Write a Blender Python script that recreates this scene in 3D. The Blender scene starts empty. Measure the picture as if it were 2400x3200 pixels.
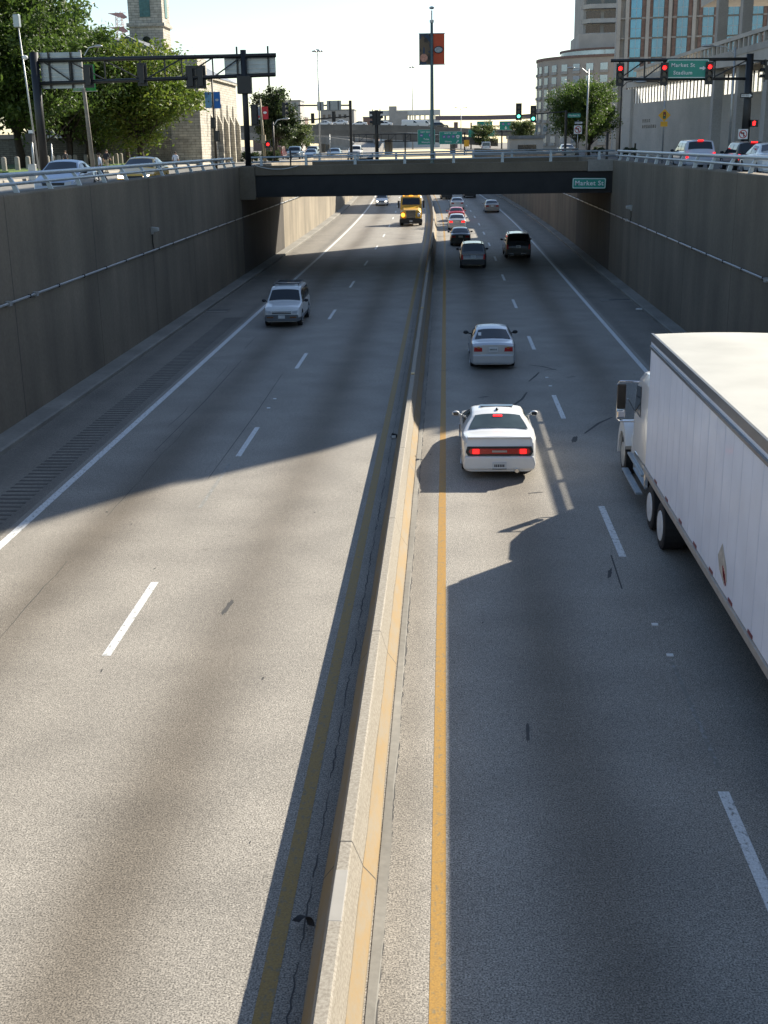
import bpy, math, random
from mathutils import Vector, Matrix
PI = math.pi
rad = math.radians
sc = bpy.context.scene
COL = sc.collection
R0 = random.Random(7)

# ------------------------------------------------------------------ camera, sky, sun, exposure
def setup():
    F, CX, CY, VX, VY, H, X0 = 3761., 1200., 1600., 1393., 446., 8.3, 1396.
    b = Vector(((VX-CX)/F, (VY-CY)/F, 1)).normalized()
    ny = -(((X0-CX)/F)*((VX-CX)/F)+1)/((VY-CY)/F)
    n = Vector(((X0-CX)/F, ny, 1)).normalized()
    r = n.cross(b)
    rows = (r, b, -n)
    right = Vector([v[0] for v in rows]); down = Vector([v[1] for v in rows]); fwd = Vector([v[2] for v in rows])
    m = Matrix(((right[0], -down[0], -fwd[0], 0), (right[1], -down[1], -fwd[1], 0), (right[2], -down[2], -fwd[2], H), (0, 0, 0, 1)))
    cd = bpy.data.cameras.new('camera')
    cd.sensor_fit = 'VERTICAL'; cd.sensor_height = 36; cd.sensor_width = 27
    cd.lens = 36*F/3200; cd.clip_start = .1; cd.clip_end = 6000
    c = bpy.data.objects.new('camera', cd); COL.objects.link(c); c.matrix_world = m
    sc.camera = c
setup()
SUN = Vector((1.08, 1.14, 1.0)).normalized()
EL = math.asin(SUN.z); AZ = math.atan2(SUN.x, SUN.y)
wd = bpy.data.worlds.new('World'); sc.world = wd; wd.use_nodes = True
nt = wd.node_tree
sky = nt.nodes.new('ShaderNodeTexSky'); sky.sky_type = 'NISHITA'; sky.sun_disc = False
sky.sun_elevation = EL; sky.sun_rotation = AZ; sky.air_density = 1.0; sky.dust_density = .35; sky.ozone_density = 1.2
nt.links.new(sky.outputs[0], nt.nodes['Background'].inputs[0]); nt.nodes['Background'].inputs[1].default_value = .09
sl = bpy.data.lights.new('sun', 'SUN'); sl.energy = 5.0; sl.angle = rad(.53); sl.color = (1, .93, .80)
so = bpy.data.objects.new('sun', sl); COL.objects.link(so); so.rotation_euler = SUN.to_track_quat('Z', 'Y').to_euler(); so.location = (60, 60, 80)
sc.view_settings.view_transform = 'Standard'; sc.view_settings.look = 'None'; sc.view_settings.exposure = 1.0; sc.view_settings.gamma = 1

# ------------------------------------------------------------------ helpers
class MB:
    def __init__(s): s.v = []; s.f = []; s.m = []
    def add(s, vs, fs, m=0):
        o = len(s.v); s.v += [tuple(p) for p in vs]
        for f in fs: s.f.append(tuple(o+i for i in f)); s.m.append(m)
        return s
    def box(s, x0, x1, y0, y1, z0, z1, m=0):
        return s.add([(x0,y0,z0),(x1,y0,z0),(x1,y1,z0),(x0,y1,z0),(x0,y0,z1),(x1,y0,z1),(x1,y1,z1),(x0,y1,z1)],
                     [(0,3,2,1),(4,5,6,7),(0,1,5,4),(1,2,6,5),(2,3,7,6),(3,0,4,7)], m)
    def tube(s, pts, r, n=8, m=0, cap=True):
        pts = [Vector(p) for p in pts]; rs = r if isinstance(r, (list, tuple)) else [r]*len(pts)
        vs = []; fs = []
        for i, p in enumerate(pts):
            d = (pts[min(i+1, len(pts)-1)]-pts[max(i-1, 0)]).normalized()
            u = d.cross(Vector((0, 0, 1)) if abs(d.z) < .95 else Vector((1, 0, 0))).normalized(); w = d.cross(u)
            for k in range(n):
                a = 2*PI*k/n+PI/n; vs.append(p+(u*math.cos(a)+w*math.sin(a))*rs[i])
        for i in range(len(pts)-1):
            for k in range(n):
                a = i*n+k; b = i*n+(k+1) % n; fs.append((a, b, b+n, a+n))
        if cap: fs.append(tuple(range(n-1, -1, -1))); fs.append(tuple(range((len(pts)-1)*n, len(pts)*n)))
        return s.add(vs, fs, m)
    def prism(s, poly, a0, a1, ax='y', m=0):
        n = len(poly)
        def P(p, a): return (p[0], a, p[1]) if ax == 'y' else ((a, p[0], p[1]) if ax == 'x' else (p[0], p[1], a))
        vs = [P(p, a0) for p in poly]+[P(p, a1) for p in poly]
        fs = [tuple(range(n)), tuple(range(2*n-1, n-1, -1))]+[(i, i+n, (i+1) % n+n, (i+1) % n) for i in range(n)]
        return s.add(vs, fs, m)
    def grid(s, rows, m=0, closed=False):
        n = len(rows[0]); vs = [p for r in rows for p in r]; fs = []
        for i in range(len(rows)-1):
            for k in range(n if closed else n-1):
                fs.append((i*n+k, i*n+(k+1) % n, (i+1)*n+(k+1) % n, (i+1)*n+k))
        return s.add(vs, fs, m)
    def ball(s, c, r, m=0, nu=10, nv=6):
        if not isinstance(r, tuple): r = (r, r, r)
        rows = [[(c[0]+r[0]*math.sin(PI*j/nv)*math.cos(2*PI*i/nu), c[1]+r[1]*math.sin(PI*j/nv)*math.sin(2*PI*i/nu), c[2]+r[2]*math.cos(PI*j/nv)) for i in range(nu)] for j in range(nv+1)]
        return s.grid(rows, m, True)
    def mesh(s, name, mats, smooth=False):
        me = bpy.data.meshes.new(name); me.from_pydata(s.v, [], s.f)
        for m in (mats if isinstance(mats, (list, tuple)) else [mats]): me.materials.append(m)
        me.polygons.foreach_set('material_index', s.m)
        if smooth: me.polygons.foreach_set('use_smooth', [True]*len(s.f))
        me.validate(); me.update(); return me
    def build(s, name, mats, parent=None, smooth=False, auto=None, bevel=0):
        o = link(name, s.mesh(name, mats, smooth or auto is not None), parent)
        if auto is not None: sharp(o.data, auto)
        if bevel:
            md = o.modifiers.new('bevel', 'BEVEL'); md.width = bevel; md.segments = 2; md.limit_method = 'ANGLE'
        return o
def sharp(me, deg):
    import bmesh
    bm = bmesh.new(); bm.from_mesh(me); bmesh.ops.recalc_face_normals(bm, faces=bm.faces)
    for e in bm.edges: e.smooth = not (len(e.link_faces) != 2 or e.calc_face_angle(0) > rad(deg))
    bm.to_mesh(me); bm.free()
def link(name, data, parent=None):
    o = bpy.data.objects.new(name, data); COL.objects.link(o)
    if parent: o.parent = parent
    return o
def tag(o, label, cat, group=None, kind=None):
    if label: o['label'] = label
    if cat: o['category'] = cat
    if group: o['group'] = group
    if kind: o['kind'] = kind
    return o
def thing(name, label, cat, loc=(0, 0, 0), rz=0, group=None):
    o = link(name, None); o.location = loc; o.rotation_euler = (0, 0, rz); o.empty_display_size = .3
    return tag(o, label, cat, group)
def struct(o, kind='structure'): o['kind'] = kind; return o
def dup(root, loc, rz, label, scale=None):
    r = root.copy(); COL.objects.link(r); r.location = loc; r.rotation_euler = (0, 0, rz); r['label'] = label
    if scale: r.scale = scale
    for ch in list(root.children):
        c = ch.copy(); COL.objects.link(c); c.parent = r
        for g in list(ch.children):
            d = g.copy(); COL.objects.link(d); d.parent = c
    return r

def nodes(m): return m.node_tree.nodes, m.node_tree.links
def newmat(name):
    m = bpy.data.materials.new(name); m.use_nodes = True; return m, m.node_tree.nodes, m.node_tree.links, m.node_tree.nodes['Principled BSDF']
def mat(name, c, rough=.6, metal=0, var=.12, scale=4., bump=0, coat=0, emit=0, stretch=(1, 1, 1), spec=.5, detail=4):
    m, N, L, P = newmat(name)
    P.inputs['Roughness'].default_value = rough; P.inputs['Metallic'].default_value = metal
    P.inputs['Coat Weight'].default_value = coat; P.inputs['Coat Roughness'].default_value = .05
    P.inputs['Specular IOR Level'].default_value = spec
    P.inputs['Base Color'].default_value = (*c, 1)
    if emit: P.inputs['Emission Color'].default_value = (*c, 1); P.inputs['Emission Strength'].default_value = emit
    if var or bump:
        tc = N.new('ShaderNodeTexCoord'); mp = N.new('ShaderNodeMapping'); mp.inputs['Scale'].default_value = stretch
        nz = N.new('ShaderNodeTexNoise'); nz.inputs['Scale'].default_value = scale; nz.inputs['Detail'].default_value = detail
        L.new(tc.outputs['Object'], mp.inputs[0]); L.new(mp.outputs[0], nz.inputs['Vector'])
        if var:
            mr = N.new('ShaderNodeMapRange'); mr.inputs['From Min'].default_value = .3; mr.inputs['From Max'].default_value = .7
            mr.inputs['To Min'].default_value = 1-var; mr.inputs['To Max'].default_value = 1+var; L.new(nz.outputs[0], mr.inputs[0])
            mx = N.new('ShaderNodeVectorMath'); mx.operation = 'SCALE'; mx.inputs[0].default_value = c; L.new(mr.outputs[0], mx.inputs['Scale'])
            L.new(mx.outputs[0], P.inputs['Base Color'])
        if bump:
            bp = N.new('ShaderNodeBump'); bp.inputs['Strength'].default_value = bump; bp.inputs['Distance'].default_value = .02
            L.new(nz.outputs[0], bp.inputs['Height']); L.new(bp.outputs[0], P.inputs['Normal'])
    return m
def mth(N, L, op, a, b=None, c=None):
    n = N.new('ShaderNodeMath'); n.operation = op
    for i, v in enumerate((a, b, c)):
        if v is None: continue
        if isinstance(v, (int, float)): n.inputs[i].default_value = v
        else: L.new(v, n.inputs[i])
    return n.outputs[0]
def noise(N, L, vec, scale, detail=3, stretch=None, rough=.5):
    if stretch:
        mp = N.new('ShaderNodeMapping'); mp.inputs['Scale'].default_value = stretch; L.new(vec, mp.inputs[0]); vec = mp.outputs[0]
    nz = N.new('ShaderNodeTexNoise'); nz.inputs['Scale'].default_value = scale; nz.inputs['Detail'].default_value = detail; nz.inputs['Roughness'].default_value = rough
    L.new(vec, nz.inputs['Vector']); return nz.outputs[0]
def ramp(N, L, v, a, b, lo=0., hi=1.):
    mr = N.new('ShaderNodeMapRange'); mr.inputs[1].default_value = a; mr.inputs[2].default_value = b; mr.inputs[3].default_value = lo; mr.inputs[4].default_value = hi
    L.new(v, mr.inputs[0]); return mr.outputs[0]
def mixc(N, L, f, a, b):
    mx = N.new('ShaderNodeMix'); mx.data_type = 'RGBA'
    for sck, v in ((mx.inputs[0], f), (mx.inputs[6], a), (mx.inputs[7], b)):
        if isinstance(v, tuple): sck.default_value = (*v, 1)
        elif isinstance(v, (int, float)): sck.default_value = v
        else: L.new(v, sck)
    return mx.outputs[2]

def road_mat(name, base, dark, lanes):
    m, N, L, P = newmat(name)
    tc = N.new('ShaderNodeTexCoord'); uv = tc.outputs['UV']; ob = tc.outputs['Object']
    sp = N.new('ShaderNodeSeparateXYZ'); L.new(uv, sp.inputs[0]); u = sp.outputs[0]
    track = None
    wob = mth(N, L, 'MULTIPLY', mth(N, L, 'SUBTRACT', noise(N, L, uv, 1, 2, (.15, .03, 1)), .5), .5)
    uu = mth(N, L, 'ADD', u, wob)
    for c, wdt, amt in lanes:
        d = mth(N, L, 'DIVIDE', mth(N, L, 'SUBTRACT', uu, c), wdt)
        g = mth(N, L, 'MULTIPLY', mth(N, L, 'POWER', 2.718, mth(N, L, 'MULTIPLY', mth(N, L, 'MULTIPLY', d, d), -1)), amt)
        track = g if track is None else mth(N, L, 'ADD', track, g)
    big = noise(N, L, uv, 1, 4, (.35, .06, 1)); track = mth(N, L, 'MULTIPLY', track, ramp(N, L, big, .3, .7, .55, 1.25))
    col = mixc(N, L, track, base, dark)
    fine = noise(N, L, ob, 46, 2, None, .7); fine2 = noise(N, L, ob, 11, 3)
    k = mth(N, L, 'MULTIPLY', ramp(N, L, fine, .34, .66, .3, 1.68), ramp(N, L, fine2, .3, .7, .86, 1.14))
    k = mth(N, L, 'MULTIPLY', k, ramp(N, L, noise(N, L, ob, .6, 4), .3, .7, .86, 1.12))
    k = mth(N, L, 'MULTIPLY', k, ramp(N, L, noise(N, L, ob, 2.6, 5, None, .65), .62, .74, 1, .78))
    vm = N.new('ShaderNodeVectorMath'); vm.operation = 'SCALE'; L.new(col, vm.inputs[0]); L.new(k, vm.inputs['Scale'])
    L.new(vm.outputs[0], P.inputs['Base Color']); P.inputs['Roughness'].default_value = .72; P.inputs['Specular IOR Level'].default_value = .4
    bp = N.new('ShaderNodeBump'); bp.inputs['Strength'].default_value = .35; bp.inputs['Distance'].default_value = .01; L.new(fine, bp.inputs['Height']); L.new(bp.outputs[0], P.inputs['Normal'])
    return m
def paint_mat(name, c, wear, thr=.6):
    m, N, L, P = newmat(name); ob = N.new('ShaderNodeTexCoord').outputs['Object']
    w = ramp(N, L, noise(N, L, ob, 14, 5, (1, .6, 1), .65), thr-.06, thr+.06)
    col = mixc(N, L, w, c, wear)
    k = ramp(N, L, noise(N, L, ob, 40, 2), .3, .7, .8, 1.15)
    vm = N.new('ShaderNodeVectorMath'); vm.operation = 'SCALE'; L.new(col, vm.inputs[0]); L.new(k, vm.inputs['Scale'])
    L.new(vm.outputs[0], P.inputs['Base Color']); P.inputs['Roughness'].default_value = .65
    return m
def concrete_mat(name, c, stain=.5, streak=True, joint=0):
    m, N, L, P = newmat(name); ob = N.new('ShaderNodeTexCoord').outputs['Object']
    s1 = noise(N, L, ob, 1, 6, (.55, .55, .045) if streak else (.4, .4, .4), .6)
    s2 = noise(N, L, ob, .22, 4); s3 = noise(N, L, ob, 9, 4)
    k = mth(N, L, 'MULTIPLY', ramp(N, L, s1, .3, .7, 1-stain*.45, 1+stain*.3), ramp(N, L, s2, .3, .7, 1-stain*.4, 1+stain*.3))
    k = mth(N, L, 'MULTIPLY', k, ramp(N, L, s3, .3, .7, .9, 1.1))
    if joint:
        sp = N.new('ShaderNodeSeparateXYZ'); L.new(ob, sp.inputs[0])
        fr = mth(N, L, 'FRACT', mth(N, L, 'DIVIDE', sp.outputs[1], joint))
        j = mth(N, L, 'LESS_THAN', fr, .008); k = mth(N, L, 'MULTIPLY', k, mth(N, L, 'SUBTRACT', 1, mth(N, L, 'MULTIPLY', j, .5)))
    vm = N.new('ShaderNodeVectorMath'); vm.operation = 'SCALE'; vm.inputs[0].default_value = c; L.new(k, vm.inputs['Scale'])
    L.new(vm.outputs[0], P.inputs['Base Color']); P.inputs['Roughness'].default_value = .85
    bp = N.new('ShaderNodeBump'); bp.inputs['Strength'].default_value = .2; bp.inputs['Distance'].default_value = .02; L.new(s3, bp.inputs['Height']); L.new(bp.outputs[0], P.inputs['Normal'])
    return m
def stone_mat(name, c, sx=.9, sz=.28):
    m, N, L, P = newmat(name); tc = N.new('ShaderNodeTexCoord'); ob = tc.outputs['Object']
    sp = N.new('ShaderNodeSeparateXYZ'); L.new(ob, sp.inputs[0])
    cb = N.new('ShaderNodeCombineXYZ'); L.new(mth(N, L, 'ADD', sp.outputs[0], sp.outputs[1]), cb.inputs[0]); L.new(sp.outputs[2], cb.inputs[1])
    br = N.new('ShaderNodeTexBrick'); br.inputs['Scale'].default_value = 1; br.inputs['Brick Width'].default_value = sx; br.inputs['Row Height'].default_value = sz
    br.inputs['Mortar Size'].default_value = .025; br.inputs['Color1'].default_value = (*[v*1.12 for v in c], 1); br.inputs['Color2'].default_value = (*[v*.8 for v in c], 1); br.inputs['Mortar'].default_value = (*[v*.5 for v in c], 1)
    L.new(cb.outputs[0], br.inputs[0])
    k = ramp(N, L, noise(N, L, ob, 2, 5), .3, .7, .75, 1.2)
    vm = N.new('ShaderNodeVectorMath'); vm.operation = 'SCALE'; L.new(br.outputs[0], vm.inputs[0]); L.new(k, vm.inputs['Scale'])
    L.new(vm.outputs[0], P.inputs['Base Color']); P.inputs['Roughness'].default_value = .9
    return m
def leaf_mat(name, a, b, c):
    m, N, L, P = newmat(name)
    g = N.new('ShaderNodeNewGeometry'); ob = N.new('ShaderNodeTexCoord').outputs['Object']
    cr = N.new('ShaderNodeValToRGB'); cr.color_ramp.elements[0].color = (*a, 1); cr.color_ramp.elements[1].color = (*c, 1)
    e = cr.color_ramp.elements.new(.55); e.color = (*b, 1)
    v = mth(N, L, 'ADD', mth(N, L, 'MULTIPLY', g.outputs['Random Per Island'], .6), mth(N, L, 'MULTIPLY', noise(N, L, ob, .8, 3), .55))
    L.new(mth(N, L, 'SUBTRACT', v, .08), cr.inputs[0]); L.new(cr.outputs[0], P.inputs['Base Color']); P.inputs['Roughness'].default_value = .5
    tr = N.new('ShaderNodeBsdfTranslucent'); L.new(cr.outputs[0], tr.inputs[0])
    ms = N.new('ShaderNodeMixShader'); ms.inputs[0].default_value = .48; L.new(P.outputs[0], ms.inputs[1]); L.new(tr.outputs[0], ms.inputs[2])
    L.new(ms.outputs[0], N['Material Output'].inputs[0]); return m

M = {}
M['road'] = road_mat('highway_concrete', (.285, .26, .222), (.118, .095, .068),
    [(-7.75, .75, .75), (-3.8, .75, .75), (1.75, .7, .7), (5.55, .75, .75), (-1.45, .35, .45), (-.6, .3, .4)])
M['shoulder'] = road_mat('shoulder_concrete', (.22, .198, .165), (.11, .1, .085), [(-12.2, .5, .4), (-10.2, .25, .5), (7.95, .3, .5), (9.7, .4, .4)])
M['white_paint'] = paint_mat('white_road_paint', (.72, .72, .70), (.25, .24, .21))
M['white_worn'] = paint_mat('worn_white_road_paint', (.33, .32, .30), (.22, .21, .18), .46)
M['yellow_paint'] = paint_mat('yellow_road_paint', (.34, .185, .028), (.2, .15, .07), .60)
M['yellow_worn'] = paint_mat('faded_yellow_road_paint', (.30, .19, .05), (.2, .16, .09), .58)
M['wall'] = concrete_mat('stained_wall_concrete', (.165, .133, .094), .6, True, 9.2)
M['kerb'] = concrete_mat('kerb_concrete', (.24, .225, .195), .5, False)
M['bridge'] = concrete_mat('bridge_concrete', (.155, .124, .088), .5, False)
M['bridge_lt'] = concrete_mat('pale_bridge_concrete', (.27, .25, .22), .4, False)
M['girder'] = mat('dark_girder_steel', (.013, .012, .012), .7, 0, .3, 1.5)
M['alu'] = mat('grey_painted_rail', (.34, .39, .43), .38, .35, .1, 6)
M['galv'] = mat('galvanised_steel', (.42, .43, .43), .45, .6, .15, 5)
M['black'] = mat('black_painted_steel', (.012, .013, .015), .45, 0, .2, 5)
M['bronze'] = mat('dark_brown_post', (.035, .028, .022), .5, .2, .2, 5)
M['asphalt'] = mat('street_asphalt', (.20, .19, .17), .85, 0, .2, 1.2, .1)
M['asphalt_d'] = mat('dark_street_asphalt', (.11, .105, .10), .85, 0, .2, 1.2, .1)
M['walk'] = mat('sidewalk_concrete', (.36, .33, .28), .85, 0, .12, 1.5)
M['ground'] = mat('ground_earth', (.2, .18, .15), .9, 0, .25, .3)
M['grass'] = mat('lawn_grass', (.075, .13, .022), .8, 0, .35, 6, .5)
M['tyre'] = mat('tyre_rubber', (.015, .015, .016), .75, 0, .1)
M['rim'] = mat('alloy_rim', (.45, .45, .46), .3, .8, 0)
M['rimw'] = mat('white_steel_rim', (.7, .7, .69), .4, 0, .08)
M['glass'] = mat('dark_car_glass', (.012, .016, .018), .03, 0, 0, spec=.8)
M['glassg'] = mat('greenish_car_glass', (.05, .068, .065), .04, 0, .25, 2, spec=.9)
M['trim'] = mat('dark_plastic_trim', (.022, .023, .025), .5, 0, .1)
M['chrome'] = mat('chrome', (.7, .7, .7), .12, 1, 0)
M['plate'] = mat('licence_plate', (.6, .62, .62), .5, 0, .1)
M['lamp'] = mat('headlamp_glass', (.55, .57, .6), .1, 0, .1, spec=.8)
M['lampon'] = mat('lit_headlamp', (1, .93, .8), .3, 0, 0, emit=4)
M['amber'] = mat('lit_amber_lamp', (1, .38, .03), .3, 0, 0, emit=2.2)
M['tail'] = mat('red_tail_lamp', (.42, .012, .012), .15, 0, .1, spec=.7)
M['tailon'] = mat('lit_red_lamp', (1, .012, .012), .3, 0, 0, emit=1.3)
M['sigred'] = mat('lit_red_signal', (1, .012, .012), .3, 0, 0, emit=2.2)
M['siggreen'] = mat('lit_green_signal', (.1, .9, .6), .3, 0, 0, emit=2.5)
M['siggreen'].node_tree.nodes['Principled BSDF'].inputs['Base Color'].default_value = (.02, .2, .12, 1)
M['siglens'] = mat('dark_signal_lens', (.03, .02, .02), .2, 0, 0)
M['sgreen'] = mat('green_sign_sheeting', (.015, .27, .2), .4, 0, .06)
M['swhite'] = mat('white_sign_sheeting', (.75, .76, .75), .4, 0, .03)
M['syellow'] = mat('yellow_sign_sheeting', (.75, .38, .02), .4, 0, .05)
M['sred'] = mat('red_sign_sheeting', (.5, .02, .02), .4, 0, .05)
M['sback'] = mat('aluminium_sign_back', (.33, .37, .39), .4, .45, .12, 2)
M['stone'] = stone_mat('church_stone', (.52, .475, .39))
M['stone_d'] = stone_mat('rough_grey_stone', (.20, .185, .155), .7, .22)
M['slate'] = mat('slate_roof', (.16, .17, .18), .5, 0, .2, 2)
M['louvre'] = mat('verdigris_louvre', (.10, .21, .20), .6, 0, .2, 3)
M['cladding'] = concrete_mat('pale_building_concrete', (.45, .42, .375), .25, False)
M['cladding_d'] = concrete_mat('grey_building_concrete', (.36, .34, .31), .3, False)
M['brick'] = mat('red_brown_brick', (.2, .13, .105), .85, 0, .25, 3)
M['bglass'] = mat('blue_tower_glass', (.09, .32, .46), .08, .15, .25, .5, spec=1)
M['wglass'] = mat('pale_window_glass', (.30, .35, .40), .08, .4, .15, .7)
M['dglass'] = mat('dark_window_glass', (.02, .024, .03), .08, 0, .2, 1, spec=.8)
M['milky'], N_, L_, P_ = newmat('translucent_white_panel')
P_.inputs['Base Color'].default_value = (.85, .85, .83, 1); tr_ = N_.new('ShaderNodeBsdfTranslucent'); tr_.inputs[0].default_value = (.9, .9, .88, 1); ms_ = N_.new('ShaderNodeMixShader'); ms_.inputs[0].default_value = .75
L_.new(P_.outputs[0], ms_.inputs[1]); L_.new(tr_.outputs[0], ms_.inputs[2]); L_.new(ms_.outputs[0], N_['Material Output'].inputs[0])
M['bark'] = mat('tree_bark', (.05, .04, .03), .9, 0, .3, 5, .4)
M['leaf'] = leaf_mat('dark_green_leaves', (.03, .06, .014), (.078, .132, .024), (.15, .205, .04))
M['leafy'] = leaf_mat('yellow_green_leaves', (.052, .1, .015), (.135, .195, .026), (.26, .255, .04))
M['leafp'] = leaf_mat('pale_green_leaves', (.06, .085, .03), (.12, .155, .05), (.18, .2, .07))
M['leafd'] = leaf_mat('deep_green_leaves', (.02, .034, .014), (.04, .062, .02), (.07, .09, .028))
M['bol'] = concrete_mat('bollard_concrete', (.33, .30, .255), .3, False)
M['skin'] = mat('skin', (.42, .24, .16), .6, 0, .05)
M['hair'] = mat('brown_hair', (.06, .035, .02), .7, 0, .1)
M['shirtw'] = mat('white_shirt', (.6, .62, .68), .8, 0, .05)
M['cloth_d'] = mat('dark_cloth', (.02, .02, .025), .85, 0, .1)
M['jeans'] = mat('dark_blue_trousers', (.03, .035, .06), .85, 0, .1)
M['khaki'] = mat('tan_trousers', (.35, .28, .18), .85, 0, .1)
def paint(name, c, metal=0): return mat(name, c, .32, metal, .04, 2, coat=.7)
PW = paint('white_car_paint', (.74, .73, .70)); PS = paint('silver_car_paint', (.48, .50, .52), .45); PG = paint('gunmetal_car_paint', (.12, .115, .115), .4)
PB = paint('black_car_paint', (.014, .014, .015)); PR = paint('red_car_paint', (.42, .02, .025)); PN = paint('navy_car_paint', (.02, .026, .035), .2)
PT = paint('tan_silver_car_paint', (.33, .31, .28), .4); PBL = paint('ice_blue_car_paint', (.40, .46, .55), .3); PY = paint('yellow_paint', (.72, .40, .02)); PBU = paint('burgundy_car_paint', (.12, .02, .025))
PSB = paint('slate_blue_car_paint', (.13, .19, .25), .3)

_tc = {}
def text_mesh(s, size, mat_, align='CENTER'):
    k = (s, round(size, 4), mat_.name, align)
    if k in _tc: return _tc[k]
    cu = bpy.data.curves.new('t', 'FONT'); cu.body = s; cu.size = size; cu.align_x = align; cu.align_y = 'CENTER'; cu.extrude = .006; cu.offset = size*.015; cu.resolution_u = 3; cu.space_character = 1.12
    o = bpy.data.objects.new('t', cu); COL.objects.link(o)
    dg = bpy.context.evaluated_depsgraph_get(); me = bpy.data.meshes.new_from_object(o.evaluated_get(dg))
    me.materials.clear(); me.materials.append(mat_)
    bpy.data.objects.remove(o); _tc[k] = me; return me
def letter(name, s, size, loc, parent, m, wide=1.0):
    o = link(name, text_mesh(s, size, m), parent); o.location = loc; o.rotation_euler = (PI/2, 0, 0); o.scale = (wide, 1, 1); return o   # faces -y

# ------------------------------------------------------------------ the highway
def cx(y): return -(max(0, y-100)**2)/6000
def hd(y): return max(0, y-100)/3000     # left turn angle
YS = list(range(-60, 100, 8))+list(range(100, 436, 8))
def strip(name, x0, x1, z, m, ys=YS, uv=True, parent=None, z1=None):
    me = bpy.data.meshes.new(name); vs = []; fs = []
    for y in ys: vs += [(x0+cx(y), y, z), (x1+cx(y), y, z if z1 is None else z1)]
    for i in range(len(ys)-1): fs.append((2*i, 2*i+1, 2*i+3, 2*i+2))
    me.from_pydata(vs, [], fs); me.materials.append(m)
    ul = me.uv_layers.new(name='UVMap')
    for lp in me.loops:
        v = me.vertices[lp.vertex_index].co; ul.data[lp.index].uv = (v.x-cx(v.y), v.y)
    return link(name, me, parent)
struct(strip('highway', -10.0, 7.75, 0, M['road']))
struct(strip('highway_shoulder', -12.62, -10.0, -.002, M['shoulder']))
struct(strip('highway_shoulder', 7.75, 10.0, -.002, M['shoulder']))
def solid(name, poly, m, ys=YS, parent=None, mats=None):
    b = MB(); n = len(poly); rows = [[(p[0]+cx(y), y, p[1]) for p in poly] for y in ys]
    b.grid(rows, 0, True); b.f.append(tuple(range(n))); b.f.append(tuple(range((len(ys)-1)*n, len(ys)*n))[::-1]); b.m += [0, 0]
    o = b.build(name, mats or m, parent); sharp(o.data, 20); return o
struct(solid('kerb', [(-13.45, -.1), (-12.62, -.1), (-12.58, .13), (-12.66, .16), (-13.45, .18)], M['kerb']))
struct(solid('kerb', [(10.0, -.1), (10.7, -.1), (10.7, .18), (10.04, .16), (9.97, .13)], M['kerb']))
struct(strip('yellow_edge_line', -1.92, -1.74, .004, M['yellow_worn']))
struct(strip('yellow_edge_line', -.17, .0, .004, M['yellow_paint']))
struct(strip('white_edge_line', -9.86, -9.66, .004, M['white_paint']))
struct(strip('white_edge_line', 7.4, 7.58, .004, M['white_paint']))
b = MB()
def dash(b, x, y0, y1, w=.15):
    n = 3
    rows = [[(x-w/2+cx(y), y, .004), (x+w/2+cx(y), y, .004)] for y in [y0+(y1-y0)*i/n for i in range(n+1)]]; b.grid(rows)
for k in range(-3, 24):
    dash(b, -5.8, 46.0-13.7*2+13.7*k+.1, 46.0-13.7*2+13.7*k+3.7)
    dash(b, 3.68, 23.9+13.15*k, 23.9+13.15*k+3.65)
struct(b.build('white_lane_dashes', M['white_paint']))
b = MB(); dash(b, 3.75, 15.0, 18.6, .07); dash(b, -5.9, 27.4, 31.6, .1); struct(b.build('worn_lane_dashes', M['white_worn']))
# rumble strip: grooves cut across the left shoulder
b = MB()
for i in range(120):
    y = 20+i*.34; b.box(-11.15, -10.3, y, y+.11, -.05, .006)
struct(b.build('rumble_strip', mat('rumble_groove', (.115, .107, .095), .9)))
# dark tyre skids and tar cracks on the right carriageway
b = MB()
def crack(pts, w):
    rows = []
    for i, p in enumerate(pts):
        q = Vector(pts[min(i+1, len(pts)-1)])-Vector(pts[max(i-1, 0)]); nrm = Vector((-q.y, q.x)).normalized()*w*(.4+.6*math.sin(PI*(i+.3)/(len(pts)-.4)))
        rows.append([(p[0]-nrm.x, p[1]-nrm.y, .0055), (p[0]+nrm.x, p[1]+nrm.y, .0055)])
    b.grid(rows)
for pts, w in [([(1.95, 38.2), (2.2, 39), (2.55, 40), (2.8, 41.2)], .05), ([(3.0, 43.2), (3.3, 44.2), (3.5, 45)], .04), ([(3.2, 46.6), (3.7, 46.2), (4.2, 45.4)], .04), 
               ([(4.1, 35.0), (4.7, 36.4), (5.2, 37.2)], .05), ([(3.4, 22), (3.45, 24)], .02), ([(2.35, 45.8), (2.7, 46)], .05), ([(-.2, 45.4), (.1, 45.6)], .03), ([(4.6, 13.4), (5.4, 13.6)], .03),
               ([(-8.3, 33), (-8.2, 40), (-8.25, 48)], .015), ([(-6.2, 30), (-6.15, 38), (-6.2, 45)], .012)]: crack(pts, w)
rc = random.Random(9)
def blot(x, y, a, lx, ly):
    n = 16; q = []
    for i in range(n):
        t_ = 2*PI*i/n; k_ = rc.uniform(.55, 1.1); u_ = lx*k_*math.cos(t_); v_ = ly*k_*math.sin(t_); q.append((x+u_*math.cos(a)-v_*math.sin(a), y+u_*math.sin(a)+v_*math.cos(a), .0056))
    b.add(q, [tuple(range(n))])
for bb_ in ((1.3, 40.45, .5, .28, .07), (3.75, 34.3, 1.35, .55, .09), (2.2, 28.7, .3, .26, .045), (3.28, 22.9, 1.4, .35, .055), (3.95, 45.5, .2, .3, .04), (4.6, 44, .5, .25, .05), (-4.1, 21, 1.5, .5, .06), (5.0, 30, 1.5, .4, .05), (-7.6, 18, 1.4, .3, .05), (1.2, 16, 1.5, .35, .04)): blot(*bb_)
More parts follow.
